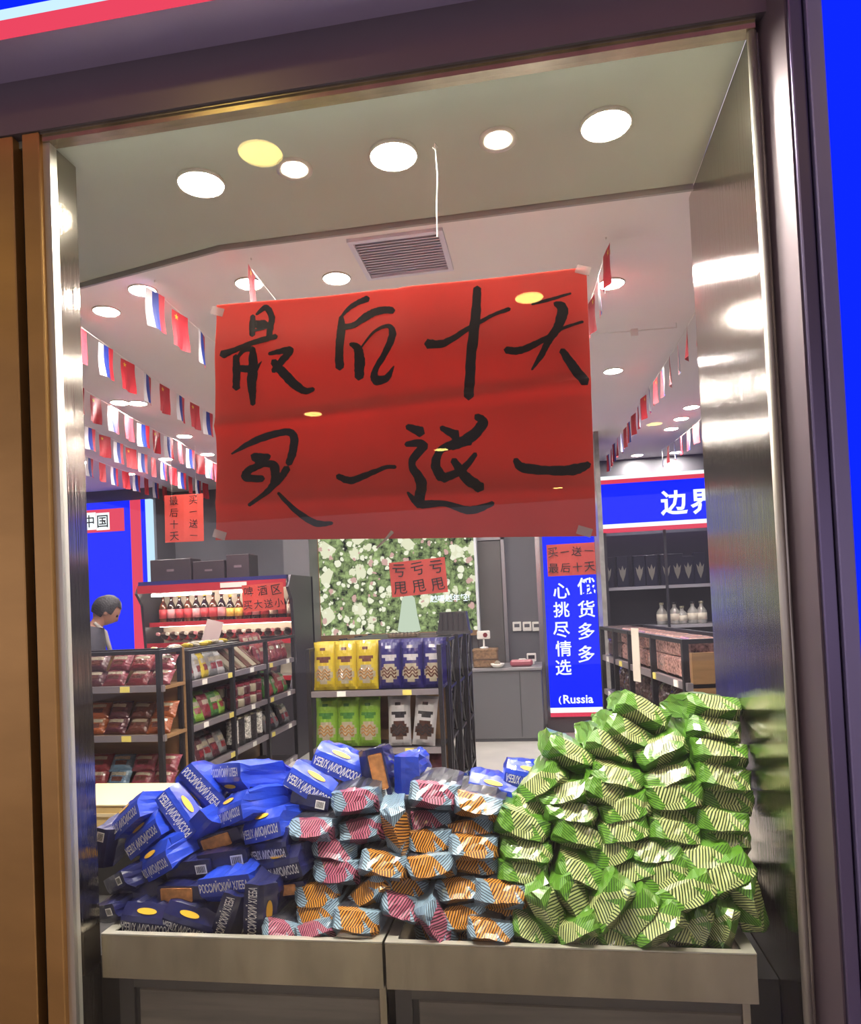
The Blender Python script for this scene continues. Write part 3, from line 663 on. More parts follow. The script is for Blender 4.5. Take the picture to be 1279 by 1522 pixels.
for si, (xa, xb, ya, yb, nm) in enumerate(strings):
    zt = 3.0; st = empty('flag_string', (xa, ya, zt+.04)); tag(st, 'thin string of small flags under the ceiling, '+nm, 'flag string', 'flag strings')
    def sp_(t): return Vector((xa+(xb-xa)*t, ya+(yb-ya)*t, zt - .02*math.sin(PI*((t*(yb-ya)/1.6) % 1))))
    MB().tube([sp_(i/30)-Vector((xa, ya, zt+.04)) for i in range(31)], .0022, 4).build('cord', white_plastic, st)
    MB().tube([(0, 0, 0), (0, 0, .012)], .004, 5).build('hook', white_plastic, st)
    n = int((yb-ya)/.235); vis = 0
    for i in range(n+1):
        t = (i*.235)/(yb-ya); p = sp_(min(t, 1)); q = proj(p - Vector((0, 0, .08)))
        if not ((q[0] < 328 and q[0] > 108) or (q[0] > 868 and q[0] < 1045)) and not (i == 0): continue
        kind = 'r' if (i+si) % 2 == 0 else 't'
        me = (FR if kind == 'r' else FT)[(i*3+si) % 4]
        o = link('paper_flag', me, None, T(*(p-Vector((0, 0, .004)))) @ RZ(random.Random(i*7+si).uniform(-14, 14)))
        tag(o, ('red flag' if kind == 'r' else 'tricolour flag')+', '+(ORD[vis] if vis < 20 else 'last')+' from the window, string '+nm, 'flag', 'small flags under the ceiling'); vis += 1
        if kind == 'r' and p.y < 4: link('star', star, o, T(.004, -.035, -.03)); link('star', star, o, T(-.004, -.035, -.03))

# ---- generic goods
def pillow(w_, h, t, mats, cell=None, seed=1):
    r = random.Random(seed); mb = MB(); nx, nz = 12, 16; V = {}
    for s in (-1, 1):
        for j in range(nz+1):
            for i in range(nx+1):
                a, b = i/nx*2-1, j/nz*2-1
                bul = max(0., (1-a**4))*max(0., (1-abs(b)**5))
                V[s, i, j] = Vector((a*w_/2*(1-.05*(1-abs(b)**3)), s*(t/2*bul+.001)+r.uniform(-.04, .04)*t, h/2+b*h/2))
    for s in (-1, 1):
        for j in range(nz):
            for i in range(nx):
                mb.cur = cell(i, j) if (cell and s < 0) else 0
                q = [V[s, i, j], V[s, i+1, j], V[s, i+1, j+1], V[s, i, j+1]]
                mb.add(q if s < 0 else q[::-1], [(0, 1, 2, 3)])
    return mb.mesh('packet', mats, True)
def pm(name, col, rough=.3):
    col = tuple(int(col[i:i+2], 16)/255*.82 for i in (0, 2, 4))
    return mat(name, col, rough, coat=.3, bump=.1, bscale=60)
pk_pink = pm('pink foil', '8c3644'); pk_red = pm('red foil', '8e2a30'); pk_brown = pm('brown foil', '6a3a2c'); pk_cream = pm('cream foil', 'b8ac94'); pk_orange = pm('orange foil', 'a4562c')
pk_yellow = pm('yellow foil', 'dcc02c'); pk_purple = pm('violet foil', '2a2470'); pk_lime = pm('lime foil', '86b23a'); pk_white = pm('silver white foil', 'c9c6c8'); pk_green = pm('leaf green foil', '437c34'); pk_grey = pm('grey clear foil', '8c8c8c'); pk_blue = pm('pale blue foil', '64849e'); pk_choc = pm('chocolate print', '4a2a1c'); wafer = pm('wafer print', 'b8823c'); pk_black = pm('black foil', '2c2a2e'); pk_dark = pm('dark wine foil', '5c2a34')
def cell_big(i, j): return 1 if ((i-5.5)/4.6)**2+((j-4.6)/2.9)**2 < 1 else (2 if (j == 10 and 2 <= i <= 9) or (j == 9 and 4 <= i <= 8) or (j == 13 and 4 <= i <= 6) else 0)
def cell_mid(i, j): return 1 if (2 <= i <= 9 and 9 <= j <= 11) else (2 if ((i-5.5)/3.5)**2+((j-5.5)/2.4)**2 < 1 else 0)
GC = {}
def good(kind, key, fn):
    if key not in GC: GC[key] = fn()
    return GC[key]
def put(me, M, label, cat, group, name='packet'):
    o = link(name, me, None, M); tag(o, label, cat, group); return o
def add_waves(o, w_, mt):                                              # wafer arcs printed on a packet
    me = good('w', ('waves', w_, mt.name), lambda: MB().tube([(-w_*.3+w_*.6*i/12, 0, .012*math.sin(i*1.05)) for i in range(13)], .005, 5).mesh('biscuit_print', mt))
    link('biscuit_print', me, o, T(0, -.0345, .085)); link('biscuit_print', me, o, T(0, -.0355, .108)); link('biscuit_print', me, o, T(0, -.0355, .13))

class Frame:
    def __init__(s, x, y, a): s.M = T(x, y, 0) @ RZ(a)
def rack(fr, W, D, levels, top, label, posts, back=True, strip=None, rail=True):
    o = empty('shelf_rack', M=fr.M); tag(o, label, 'shelf rack', 'black shop racks')
    p = .028
    for x in posts:
        MB().box(x-p/2, x+p/2, -.002, p, 0, top).build('post', black_metal, o)
    for x in (posts[0], posts[-1]): MB().box(x-p/2, x+p/2, D-p, D, 0, top).build('post', black_metal, o)
    for z in levels:
        MB().box(p/2, W-p/2, .03, D-.006, z-.02, z).build('shelf', black_metal if not strip else wood, o)
        s = MB().box(p/2, W-p/2, .004, .03, z-.032, z+.006).build('price_strip', shelf_steel, o)
        for k in range(max(1, int(W/.35))):
            xx = (k+.5)*W/max(1, int(W/.35)); MB().box(xx-.03, xx+.03, .0, .004, z-.03, z+.004).build('price_tag', mat('price tag', 'd8c86a', .5) if k % 2 else white_plastic, s)
    if back: MB().box(p/2, W-p/2, D-.006, D, .08, top).build('back_panel', wood, o)
    if rail: MB().box(posts[0], posts[-1], .0, p, top-.022, top).build('top_rail', black_metal, o)
    MB().box(posts[0], posts[-1], D-p, D, top-.022, top).build('top_rail', black_metal, o)
    MB().box(posts[0]-p/2, posts[0]+p/2, p, D-p, top-.022, top).build('end_rail', black_metal, o); MB().box(posts[-1]-p/2, posts[-1]+p/2, p, D-p, top-.022, top).build('end_rail', black_metal, o)
    return o
rg = random.Random(31)
# ---- left end rack (faces the window)
fr = Frame(-3.25, 1.95, 0); LV = [.466, .786, 1.077]
rack(fr, 1.03, .27, LV, 1.29, 'black end rack with wood back and pink sweets behind the blue packets', (.0, .99), strip=True)
rows = [(1.077, [pk_pink, pk_red, pk_pink, pk_dark], 'top shelf'), (.786, [pk_dark, pk_brown, pk_orange, pk_orange], 'middle shelf'), (.466, [pk_blue, pk_pink, pk_pink, pk_red], 'low shelf')]
for z, cols, nm in rows:
    for lay in (0, 1):
        for i in range(7):
            c = cols[min(3, i % 4)]
            me = good('p', ('sw', c.name, i % 3), lambda: pillow(.15, .115, .06, [c, pk_cream, pk_brown], cell_mid, i))
            M = fr.M @ T(.07+i*.145+rg.uniform(-.008, .008), .075+lay*.05, z+.004+lay*.085) @ RZ(rg.uniform(-8, 8)) @ RX(-38+rg.uniform(-8, 8))
            put(me, M, 'small '+c.name+' sweets packet, '+ORD[i]+' from left, '+('front' if lay == 0 else 'rear')+' row, end rack '+nm, 'sweets packet', 'sweets packets on the end rack')
# ---- left run (faces the aisle)
fr = Frame(-2.22, 2.26, 90); LR = [.20, .50, .78, 1.06]
rack(fr, 1.92, .36, LR, 1.265, 'black rack run along the aisle with jars and packets, left', (.0, .63, 1.26, 1.90))
bays = {(3, 0): ('pk', [pk_grey, pk_white, pk_yellow]), (3, 1): ('flat', [pk_cream, pk_brown]), (3, 2): ('pk', [pk_red, pk_pink]),
        (2, 0): ('pk', [pk_green, pk_lime, pk_pink]), (2, 1): ('jar', [pk_dark, pk_cream]), (2, 2): ('pk', [pk_green, pk_red]),
        (1, 0): ('pk', [pk_grey, pk_dark]), (1, 1): ('tin', [pk_white, pk_black]), (1, 2): ('pk', [pk_grey, pk_black]),
        (0, 0): ('pk', [pk_dark, pk_grey]), (0, 1): ('pk', [pk_brown]), (0, 2): ('pk', [pk_black])}
BN = ['near bay', 'middle bay', 'far bay']; LN = ['bottom shelf', 'lower shelf', 'upper shelf', 'top shelf']
for (lv, b), (kd, cs) in bays.items():
    z = LR[lv]; xb = .03+b*.63; num = {'pk': 5, 'flat': 6, 'jar': 5, 'tin': 5}[kd]
    if lv == 0 and b: continue
    for lay in range(2 if kd in ('jar', 'pk') else 1):
        for i in range(num):
            c = cs[(i+lay) % len(cs)]; x = xb+.06+i*(.56/num)+.02
            where = ORD[i]+' of '+('rear row of ' if lay else '')+BN[b]+', aisle rack '+LN[lv]
            if kd == 'pk':
                me = good('p', ('pk', c.name, i % 3), lambda: pillow(.12, .17, .055, [c, pk_cream if c is not pk_cream else pk_brown, pk_red], cell_mid, i))
                put(me, fr.M @ T(x, .07+lay*.08, z+.003+.015*lay) @ RZ(rg.uniform(-15, 15)) @ RX(-20+rg.uniform(-8, 8)), c.name+' packet, '+where, 'packet', 'packets on the aisle rack')
            elif kd == 'flat':
                me = good('p', ('fl', c.name), lambda: MB().bbox(-.035, .035, -.012, .012, 0, .24, .004).mesh('carton', c))
                put(me, fr.M @ T(x, .05, z+.004) @ RX(-48) @ RZ(rg.uniform(-5, 5)), 'narrow '+c.name+' bar leaning back, '+where, 'snack bar', 'bars on the aisle rack', 'snack_bar')
            elif kd == 'jar':
                o = empty('jar', M=fr.M @ T(x, .07+lay*.10, z+.002)); tag(o, 'jar of '+c.name.split()[0]+' sweets, '+where, 'jar', 'jars on the aisle rack')
                for lev in (0, 1):
                    link('glass_body', good('j', ('jar', c.name), lambda: MB().lathe([(.036, 0), (.042, .008), (.042, .055), (.036, .066)], 12).mesh('glass_body', c, True)), o, T(0, 0, lev*.088))
                    link('lid', good('j', 'lid', lambda: MB().lathe([(.038, .066), (.038, .084), (.034, .086)], 12).mesh('lid', pk_pink)), o, T(0, 0, lev*.088))
            else:
                o = empty('tin', M=fr.M @ T(x, .08, z+.002)); tag(o, 'tall patterned '+('white' if c is pk_white else 'black')+' tin, '+where, 'tin', 'tins on the aisle rack')
                tinm = mat('tin lattice '+c.name, 'd8d4cc' if c is pk_white else '3a3638', .35, var=.9, vscale=70)
                link('body', good('t', ('tin', c.name), lambda: MB().lathe([(.045, 0), (.046, .01), (.046, .19), (.044, .20)], 14).mesh('body', tinm, True)), o)
                link('rim', good('t', 'tinr', lambda: MB().lathe([(.0475, .198), (.0475, .212), (.04, .214)], 14).mesh('rim', steel_satin)), o)
                link('foot_band', good('t', 'tinf', lambda: MB().lathe([(.0472, .0), (.0472, .03)], 14).mesh('foot_band', pk_black)), o)
# sweets heaped on the top of the run
for i in range(16):
    me = good('p', ('mini', i % 3), lambda: pillow(.07, .05, .03, [[pk_yellow, pk_cream, pk_white][i % 3], pk_green, pk_cream], cell_mid, i))
    put(me, fr.M @ T(.05+i*.055, .22+rg.uniform(-.06, .06), 1.268+rg.uniform(0, .012)) @ RZ(rg.uniform(0, 180)) @ RX(-80), 'small '+['yellow', 'cream', 'white'][i % 3]+' wrapped sweet lying on the rack top, '+ORD[i]+' from the near end', 'sweet', 'sweets on the rack top', 'wrapped_sweet')
MB_top = tag(MB().box(.0, 1.0, .10, .34, 1.258, 1.266).build('rack_top_board', black_metal, M=fr.M), 'black board on top of the aisle rack', 'board')
for i in range(9):
    me = good('p', ('redp', i % 2), lambda: pillow(.10, .15, .05, [pk_red if i % 2 else pk_pink, pk_cream, pk_dark], cell_mid, i))
    put(me, fr.M @ T(1.32+i % 5*.10, .10+(i//5)*.10, 1.063+(i//5)*.10) @ RZ(rg.uniform(-20, 20)) @ RX(-15), 'tall red and pink sweets bag heaped in the far bay, '+ORD[i]+' in the heap', 'sweets bag', 'red sweets bags on the aisle rack', 'sweets_bag')

# ---- centre rack with wafer bags
cx0, cx1 = -1.60, -.70; fr = Frame(cx0, 2.70, 0); CL = [.15, .54, .925]
rack(fr, cx1-cx0, .34, CL, 1.22, 'black centre rack with yellow and violet wafer bags', (.0, cx1-cx0), rail=False)
def wafer_bag(c, pr, tl, seed): return good('p', ('wb', c.name, seed % 2), lambda: pillow(.158, .33, .07, [c, pr, tl], cell_big, seed))
ups = [pk_yellow]*3+[pk_purple]*3
for i, c in enumerate(ups):
    x = .085+i*.150 + (.0 if i < 3 else .01)
    o = put(wafer_bag(c, pk_cream, pk_brown if c is pk_yellow else pk_white, i), fr.M @ T(x, .09, .93) @ RZ(rg.uniform(-4, 4)) @ RX(-6), ('yellow' if i < 3 else 'violet')+' wafer bag, '+ORD[i % 3]+' of three on the upper centre shelf', 'wafer bag', 'wafer bags on the centre rack', 'wafer_bag')
    add_waves(o, .158, wafer if i < 3 else pk_brown)
    o = put(wafer_bag(c, pk_cream, pk_brown, i), fr.M @ T(x, .18, .93) @ RZ(rg.uniform(-4, 4)) @ RX(-4), ('yellow' if i < 3 else 'violet')+' wafer bag behind the front row, '+ORD[i % 3]+' of three on the upper centre shelf', 'wafer bag', 'wafer bags on the centre rack', 'wafer_bag')
for i, c in enumerate([pk_lime]*3+[pk_white]*2):
    x = .085+i*.150 + (.0 if i < 3 else .06+.01*(i-3))
    o = put(wafer_bag(c, pk_cream if i < 3 else pk_choc, pk_green if i < 3 else pk_black, i), fr.M @ T(x, .09, .545) @ RZ(rg.uniform(-4, 4)) @ RX(-7) @ RY(6 if i == 4 else 0), ('lime green' if i < 3 else 'silver white')+' wafer bag, '+ORD[i if i < 3 else i-3]+' of its colour on the lower centre shelf', 'wafer bag', 'wafer bags on the centre rack', 'wafer_bag')
    add_waves(o, .158, wafer if i < 3 else pk_black)
for i in range(6):
    put(wafer_bag([pk_red, pk_dark][i % 2], pk_cream, pk_brown, i), fr.M @ T(.085+i*.147, .10, .155) @ RX(-6), 'red wafer bag, '+ORD[i]+' on the bottom centre shelf', 'wafer bag', 'wafer bags on the centre rack', 'wafer_bag')
# side frames of the racks standing behind the centre rack
for i, (y0, y1) in enumerate(((3.06, 3.42), (3.44, 3.80), (3.82, 4.18))):
    o = empty('side_rack', (-.68+.02*i, y0, 0)); tag(o, 'black lattice sided rack seen end on behind the centre rack, '+ORD[i]+' in line', 'shelf rack', 'racks behind the centre rack')
    D = y1-y0; t = .028; zt = 1.25
    for y in (0, D-t):
        MB().box(-t, 0, y, y+t, 0, zt).build('post', black_metal, o); MB().box(-.9, -.9+t, y, y+t, 0, zt).build('post', black_metal, o)
    for z in (.16, .54, .90, zt-.01): MB().box(-.88, -.0, .01, D-.01, z-.02, z).build('shelf', black_metal, o)
    for z in (.16, .53, .88):
        MB().tube([(-.012, t, z), (-.012, D-t, z+.36)], .010, 4).build('brace', black_metal, o); MB().tube([(-.012, D-t, z), (-.012, t, z+.36)], .010, 4).build('brace', black_metal, o)
for i in range(6):
    put(wafer_bag([pk_orange, pk_white, pk_yellow][i % 3], pk_cream, pk_brown, i), T(-.80-.02*(i % 2), 3.15+(i//2)*.37, (.905 if i % 2 else .545)) @ RZ(70), ['orange', 'white', 'yellow'][i % 3]+' bag on the '+('upper' if i % 2 else 'lower')+' shelf of the '+ORD[i//2]+' lattice rack', 'snack bag', 'bags in the lattice racks', 'snack_bag')
# black crate on top
cr = empty('plastic_crate', at(675, 937, 3.55)); cr.location.z = 1.25; tag(cr, 'black plastic crate upside down on top of the racks', 'crate')
def frus(z0, z1, a0, a1, t=0): return [(-a0, -a0*.7, z0), (a0, -a0*.7, z0), (a0, a0*.7, z0), (-a0, a0*.7, z0), (-a1, -a1*.7, z1), (a1, -a1*.7, z1), (a1, a1*.7, z1), (-a1, a1*.7, z1)]
BXF = [(0, 3, 2, 1), (4, 5, 6, 7), (0, 1, 5, 4), (1, 2, 6, 5), (2, 3, 7, 6), (3, 0, 4, 7)]
MB().add(frus(.02, .17, .12, .10), BXF).build('body', pm('black plastic', '1c1b1f', .35), cr); MB().add(frus(0, .024, .135, .13), BXF).build('rim', pm('black plastic', '1c1b1f', .35), cr)
for k in range(5): MB().box(-.004, .004, -.008, .008, .03, .16).build('rib', black_metal, cr, M=T(-.08+k*.04, -.078, 0))
bk = empty('wicker_tray', at(600, 940, 3.3)); bk.location.z = 1.25; tag(bk, 'flat brown wicker tray on top of the racks beside the crate', 'tray')
MB().bbox(-.11, .11, -.08, .08, 0, .03, .006).build('body', mat('wicker', '6b5a48', .7, var=.5, vscale=60), bk)
for k in range(8): MB().box(-.002, .002, -.084, .084, .005, .034).build('weave', mat('wicker dark', '463a30', .7), bk, M=T(-.098+k*.028, 0, 0))

# ---- open cooler with bottles
X0, X1, YC = -4.14, -2.49, 4.80
co = empty('drinks_cooler', ((X0+X1)/2, YC, 0)); tag(co, 'open drinks cooler with red trim and lit canopy behind the left racks', 'cooler')
inv = T(-(X0+X1)/2, -YC, 0)
cool_dark = mat('cooler dark metal', '3d3a42', .4, .3); cool_red = mat('cooler red trim', 'b5303c', .35); cool_in = mat('cooler white lining', 'd8d0c8', .5)
sidep = [(0, 0), (.75, 0), (.75, 1.84), (.08, 1.84), (.0, 1.72), (.10, 1.60), (.16, 1.0), (.0, .7)]
for x in (X0, X1-.03):
    mb = MB(); n = len(sidep)
    mb.add([(x, YC+y, z) for y, z in sidep]+[(x+.03, YC+y, z) for y, z in sidep], [tuple(range(n)), tuple(range(2*n-1, n-1, -1))]+[((i+1) % n, i, n+i, n+(i+1) % n) for i in range(n)])
    mb.build('side_panel', cool_dark, co, M=inv)
MB().box(X0, X1, YC+.70, YC+.75, 0, 1.84).build('rear_casing', cool_dark, co, M=inv)
MB().box(X0+.03, X1-.03, YC+.485, YC+.50, .70, 1.80).build('back_panel', mat('cooler cream lining', 'ece0cc', .6), co, M=inv)
cn_ = MB().box(X0+.03, X1-.03, YC+.02, YC+.70, 1.80, 1.84).build('canopy', mat('cooler navy top', '2b2c6a', .35), co, M=inv)
MB().box(X0+.03, X1-.03, YC+.0, YC+.02, 1.72, 1.80).build('canopy_band', cool_red, co, M=inv)
MB().box(-.14, .14, -.004, .0, -.025, .025).build('nameplate', white_plastic, co, M=T(.25, .0, 1.765))
for xa, xb in ((X0+.12, (X0+X1)/2-.05), ((X0+X1)/2+.05, X1-.25)): MB().tube([(xa, YC+.12, 1.70), (xb, YC+.12, 1.70)], .014, 8).build('light_tube', emat('tube glow', 'fff6e0', 38.), co, M=inv)
CS = [(1.405, .22), (1.19, .16), (.82, .12)]
MB().tube([(X0+.1, YC+.30, 1.375), (X1-.1, YC+.30, 1.375)], .010, 8).build('light_tube', emat('tube glow dim', 'fff0e0', 15.), co, M=inv)
for z, d in CS:
    MB().box(X0+.03, X1-.03, YC+d, YC+.70, z-.02, z).build('shelf', cool_in, co, M=inv); MB().box(X0+.03, X1-.03, YC+d-.015, YC+d, z-.035, z+.012).build('shelf_edge', cool_red, co, M=inv)
MB().box(X0+.03, X1-.03, YC+.02, YC+.70, .0, .70).build('base', cool_dark, co, M=inv)
dark_glass = mat('dark bottle glass', '2a1512', .12, coat=.5); amber = mat('amber bottle glass', '5a2a14', .12, coat=.5)
def bottle_parts(gm, lm, cm, h, r):
    key = ('bt', gm.name, lm.name, cm.name, h, r)
    return good('b', key, lambda: (MB().lathe([(r*.9, 0), (r, .01), (r, h*.55), (r*.75, h*.66), (r*.38, h*.76), (r*.34, h*.93), (r*.38, h*.94)], 12).mesh('glass_body', gm, True),
        MB().lathe([(r*1.02, h*.16), (r*1.02, h*.48)], 12).mesh('label', lm, True), MB().lathe([(r*.42, h*.90), (r*.42, h), (r*.3, h*1.002)], 10).mesh('cap', cm, True)))
def bottle(M, gm, lm, cm, h, r, label, group):
    o = empty('bottle', M=M); tag(o, label, 'bottle', group)
    for nme, me in zip(('glass_body', 'label', 'cap'), bottle_parts(gm, lm, cm, h, r)): link(nme, me, o)
    return o
lab_r = mat('red bottle label', 'c04048', .5); lab_y = mat('gold bottle label', 'd8a84c', .5); lab_w = mat('pale bottle label', 'd8cfc0', .5); lab_p = mat('pink bottle label', 'd08a90', .5)
cols = [lab_r, lab_p, lab_r, lab_r, lab_p, lab_r, lab_r, lab_p, lab_y, lab_y, lab_r, lab_p, lab_r, lab_w, lab_r, lab_w]
for i in range(16):
    bottle(T(X0+.14+i*.0945, YC+.30, 1.406), dark_glass if i % 3 else amber, cols[i], [pk_black, pk_pink, lab_y][i % 3], .30 if i not in (8, 9) else .27, .044, 'dark bottle with '+{lab_r: 'red', lab_p: 'pink', lab_y: 'gold', lab_w: 'pale'}[cols[i]]+' label, '+ORD[i]+' from left, lit cooler shelf', 'bottles on the upper cooler shelf')
for i in range(14):
    bottle(T(X0+.14+i*.105, YC+.46, 1.245) @ RX(80), dark_glass, lab_r, lab_w if i % 4 else lab_p, .30, .042, 'dark bottle lying cap forward, '+ORD[i]+' from left, lower cooler shelf', 'bottles lying on the lower cooler shelf')
for i in range(10):
    put(good('p', ('clp', i % 3), lambda: pillow(.13, .17, .06, [[pk_black, pk_dark, pk_green][i % 3], pk_cream, pk_dark], cell_mid, i)), T(X0+.2+i*.13, YC+.25, .825) @ RX(-15), ['black', 'wine red', 'green'][i % 3]+' packet in the cooler bottom shelf, '+ORD[i]+' from left', 'packet', 'packets on the bottom cooler shelf')
sh = at(314, 945, 4.93); lf = MB().box(-.09, .09, -.002, .002, -.16, .16).build('paper_notice', mat('pinkish paper', 'c9b4b4', .6), M=T(*sh) @ RY(14) @ RX(-10)); tag(lf, 'pale blank paper notice leaning on the cooler shelf', 'notice')
for i, (a, b, h) in enumerate(((225, 285, .24), (288, 335, .20), (338, 372, .25))):
    pa, pb = at(a, 860, 5.1), at(b, 860, 5.1)
    o = empty('dark_carton', ((pa.x+pb.x)/2, 5.2, 1.842)); tag(o, 'dark brown carton on top of the cooler, '+ORD[i]+' from left', 'carton', 'cartons on the cooler')
    wv = (pb.x-pa.x)/2
    MB().bbox(-wv, wv, -.12, .12, 0, h, .006).build('body', mat('dark brown card', '2f2428', .5), o); MB().box(-.04, .04, -.123, -.12, h*.45, h*.55).build('print', mat('faint print', '6a5a5c', .5), o)

# ---- red hand-written notices
def notice(x0, y0, x1, y1, Y, lines, label, vertical=False, tilt=0., colr=paper_red):
    a, b = at(x0, y1, Y), at(x1, y0, Y); c = (a+b)/2; W, H = b.x-a.x, b.z-a.z
    o = empty('paper_notice', M=T(c.x, Y, c.z) @ RY(tilt)); tag(o, label, 'notice', 'red paper notices')
    mb = MB(); nx = 6; vs = [(-W/2+W*i/nx, .004*math.sin(i*1.7)+s*.002, -H/2+H*j) for s in (0, 1) for j in (0, 1) for i in range(nx+1)]
    fs = []
    for i in range(nx): fs += [(i, i+1, nx+1+i+1, nx+1+i), (2*nx+2+i+1, 2*nx+2+i, 3*nx+3+i, 3*nx+3+i+1)]
    mb.add(vs, fs).build('sheet', colr, o)
    if vertical:
        n = len(lines)
        for k, s in enumerate(lines):
            for q, ch in enumerate(s): link('lettering', text_mesh(ch, ink, None, min(H/len(s)*.74, W/n*.75), .002), o, T(-W/2+W*(k+.5)/n, -.008, H/2-H*(q+.5)/len(s)) @ RY(rg.uniform(-6, 6)))
    else:
        n = len(lines)
        for k, s in enumerate(lines):
            for q, ch in enumerate(s): link('lettering', text_mesh(ch, ink, None, min(H/n*.72, W/len(s)*.8), .002), o, T(-W/2+W*(q+.5)/len(s), -.008, H/2-H*(k+.5)/n) @ RY(rg.uniform(-7, 7)))
    return o
hn = notice(246, 733, 301, 807, 4.2, ['最后十天', '买一送一'], 'red notice with two columns of brush writing left of the banner', True, 1)
for sx in (-.12, .12): MB().tube([(sx, .003, .15), (sx, .003, 3.05-hn.location.z)], .0015, 4).build('hanging_thread', white_plastic, hn)
notice(361, 866, 421, 909, 4.792, ['啤酒区', '买大送小'], 'red notice with brush writing on the drinks cooler canopy', False, -2)
notice(581, 830, 662, 886, 6.242, ['亏亏亏', '甩甩甩'], 'red notice with brush writing on the flower light box', False, -3)
notice(814, 806, 883, 857, 5.992, ['买一送一', '最后十天'], 'red notice with brush writing on the vertical blue sign', False, 0)

# ---- flower light box
def flowers():
    m = bpy.data.materials.new('garden print'); m.use_nodes = True; nt = m.node_tree; g = NG(nt); nt.nodes.remove(nt.nodes['Principled BSDF'])
    tc = g.n('ShaderNodeTexCoord'); nz = g.n('ShaderNodeTexNoise'); nz.inputs['Scale'].default_value = 11; nz.inputs['Detail'].default_value = 9; nz.inputs['Roughness'].default_value = .68
    nt.links.new(tc.outputs['Object'], nz.inputs['Vector'])
    def vor(sc, th, rnd=1.):
        v = g.n('ShaderNodeTexVoronoi'); v.inputs['Scale'].default_value = sc; v.inputs['Randomness'].default_value = rnd; nt.links.new(tc.outputs['Object'], v.inputs['Vector'])
        j = g.m('MULTIPLY', g.m('SUBTRACT', nz.outputs['Fac'], .5), 1.1)
        sp = g.n('ShaderNodeSeparateColor'); nt.links.new(v.outputs['Color'], sp.inputs[0])
        return g.m('LESS_THAN', g.m('ADD', v.outputs['Distance'], j), g.m('MULTIPLY', sp.outputs[0], th))
    leaf = g.mix(g.m('MINIMUM', g.m('MAXIMUM', g.m('MULTIPLY', g.m('SUBTRACT', nz.outputs['Fac'], .40), 4.2), 0.0), 1.0), lin('0d150c'), lin('a3b878'))
    c1 = g.mix(vor(5.0, .62), leaf, lin('dcdabc')); c2 = g.mix(vor(13, .55), c1, lin('e6e4cc')); c3 = g.mix(vor(8, .3), c2, lin('c8a098'))
    e = g.n('ShaderNodeEmission'); nt.links.new(c3, e.inputs[0]); e.inputs[1].default_value = .95
    nt.links.new(e.outputs[0], nt.nodes['Material Output'].inputs[0]); return m
pa, pb = at(478, 945, 6.25), at(703, 795, 6.25)
lb = empty('light_box', ((pa.x+pb.x)/2, 6.25, pa.z)); tag(lb, 'lit picture panel of a white rose garden on the rear wall', 'light box')
W = pb.x-pa.x; H = 2.55-pa.z
MB().box(-W/2, W/2, 0, .05, 0, H).build('picture', flowers(), lb)
MB().box(-W/2-.13, -W/2, -.03, .10, -.08, H).build('frame_post', mat('orange wood', '9c6a3c', .5, var=.2), lb); MB().box(W/2, W/2+.03, -.01, .10, -.05, H).build('frame_post', white_lit if False else mat('pale frame', 'd5d8dc', .4), lb)
MB().box(-W/2, W/2, -.02, .10, -.06, 0).build('frame_rail', wood, lb)
px = at(607, 912, 6.25).x-(pa.x+pb.x)/2
MB().poly_slab([(px-.07, .40), (px-.03, .44), (px+.04, .44), (px+.08, .40), (px+.10, .22), (px+.135, .02), (px+.06, .0), (px-.07, .0), (px-.14, .02), (px-.10, .22)], -.003, 0).build('dress_print', emat('pale dress print', 'c4d2bc', .85), lb)
link('lettering', text_mesh('越喝越年轻!', white_lit, .46, None, .02), lb, T(at(668, 889, 6.25).x-(pa.x+pb.x)/2, -.004, at(668, 889, 6.25).z-pa.z))

# ---- rear wall details
def doorx(a): return at(a, 900, 6.44).x
d1 = MB().bbox(doorx(707), doorx(748), 6.44, 6.5, 0, 2.2, .01); struct('door_1', d1, mat('stone brown door', '5c5856', .4, var=.15, vscale=3), 'dark stone textured door panel beside the light box', 'door')
struct('trim_16', MB().box(doorx(748), doorx(753), 6.42, 6.5, 0, 2.6).box(doorx(700), doorx(707), 6.42, 6.5, 0, 2.6).box(doorx(700), doorx(753), 6.42, 6.5, 2.2, 2.24), mat('door frame grey', '8e8c90', .3, .6), 'grey metal frame around the rear door', 'trim')
struct('trim_17', MB().box(at(424, 900, 5.9).x, at(462, 900, 5.9).x, 5.9, 6.5, 0, 3.05), mat('grey pillar', '6a696c', .5), 'grey pillar right of the cooler', 'pillar')
struct('trim_18', MB().box(at(799, 900, 6.3).x, at(806, 900, 6.3).x, 6.25, 6.5, 0, 3.05), mat('steel corner', 'a09ca0', .25, .9), 'steel corner strip beside the vertical blue sign', 'trim')
for i, x in enumerate((768, 783, 797)):
    p = at(x, 931, 6.48); o = empty('wall_switch', p); tag(o, 'white square thermostat on the rear wall, '+ORD[i]+' of three', 'thermostat', 'thermostats')
    MB().bbox(-.05, .05, -.02, .02, -.055, .055, .006).build('body', white_plastic, o); MB().box(-.03, .03, -.023, -.02, -.01, .03).build('screen', wall_dark, o)
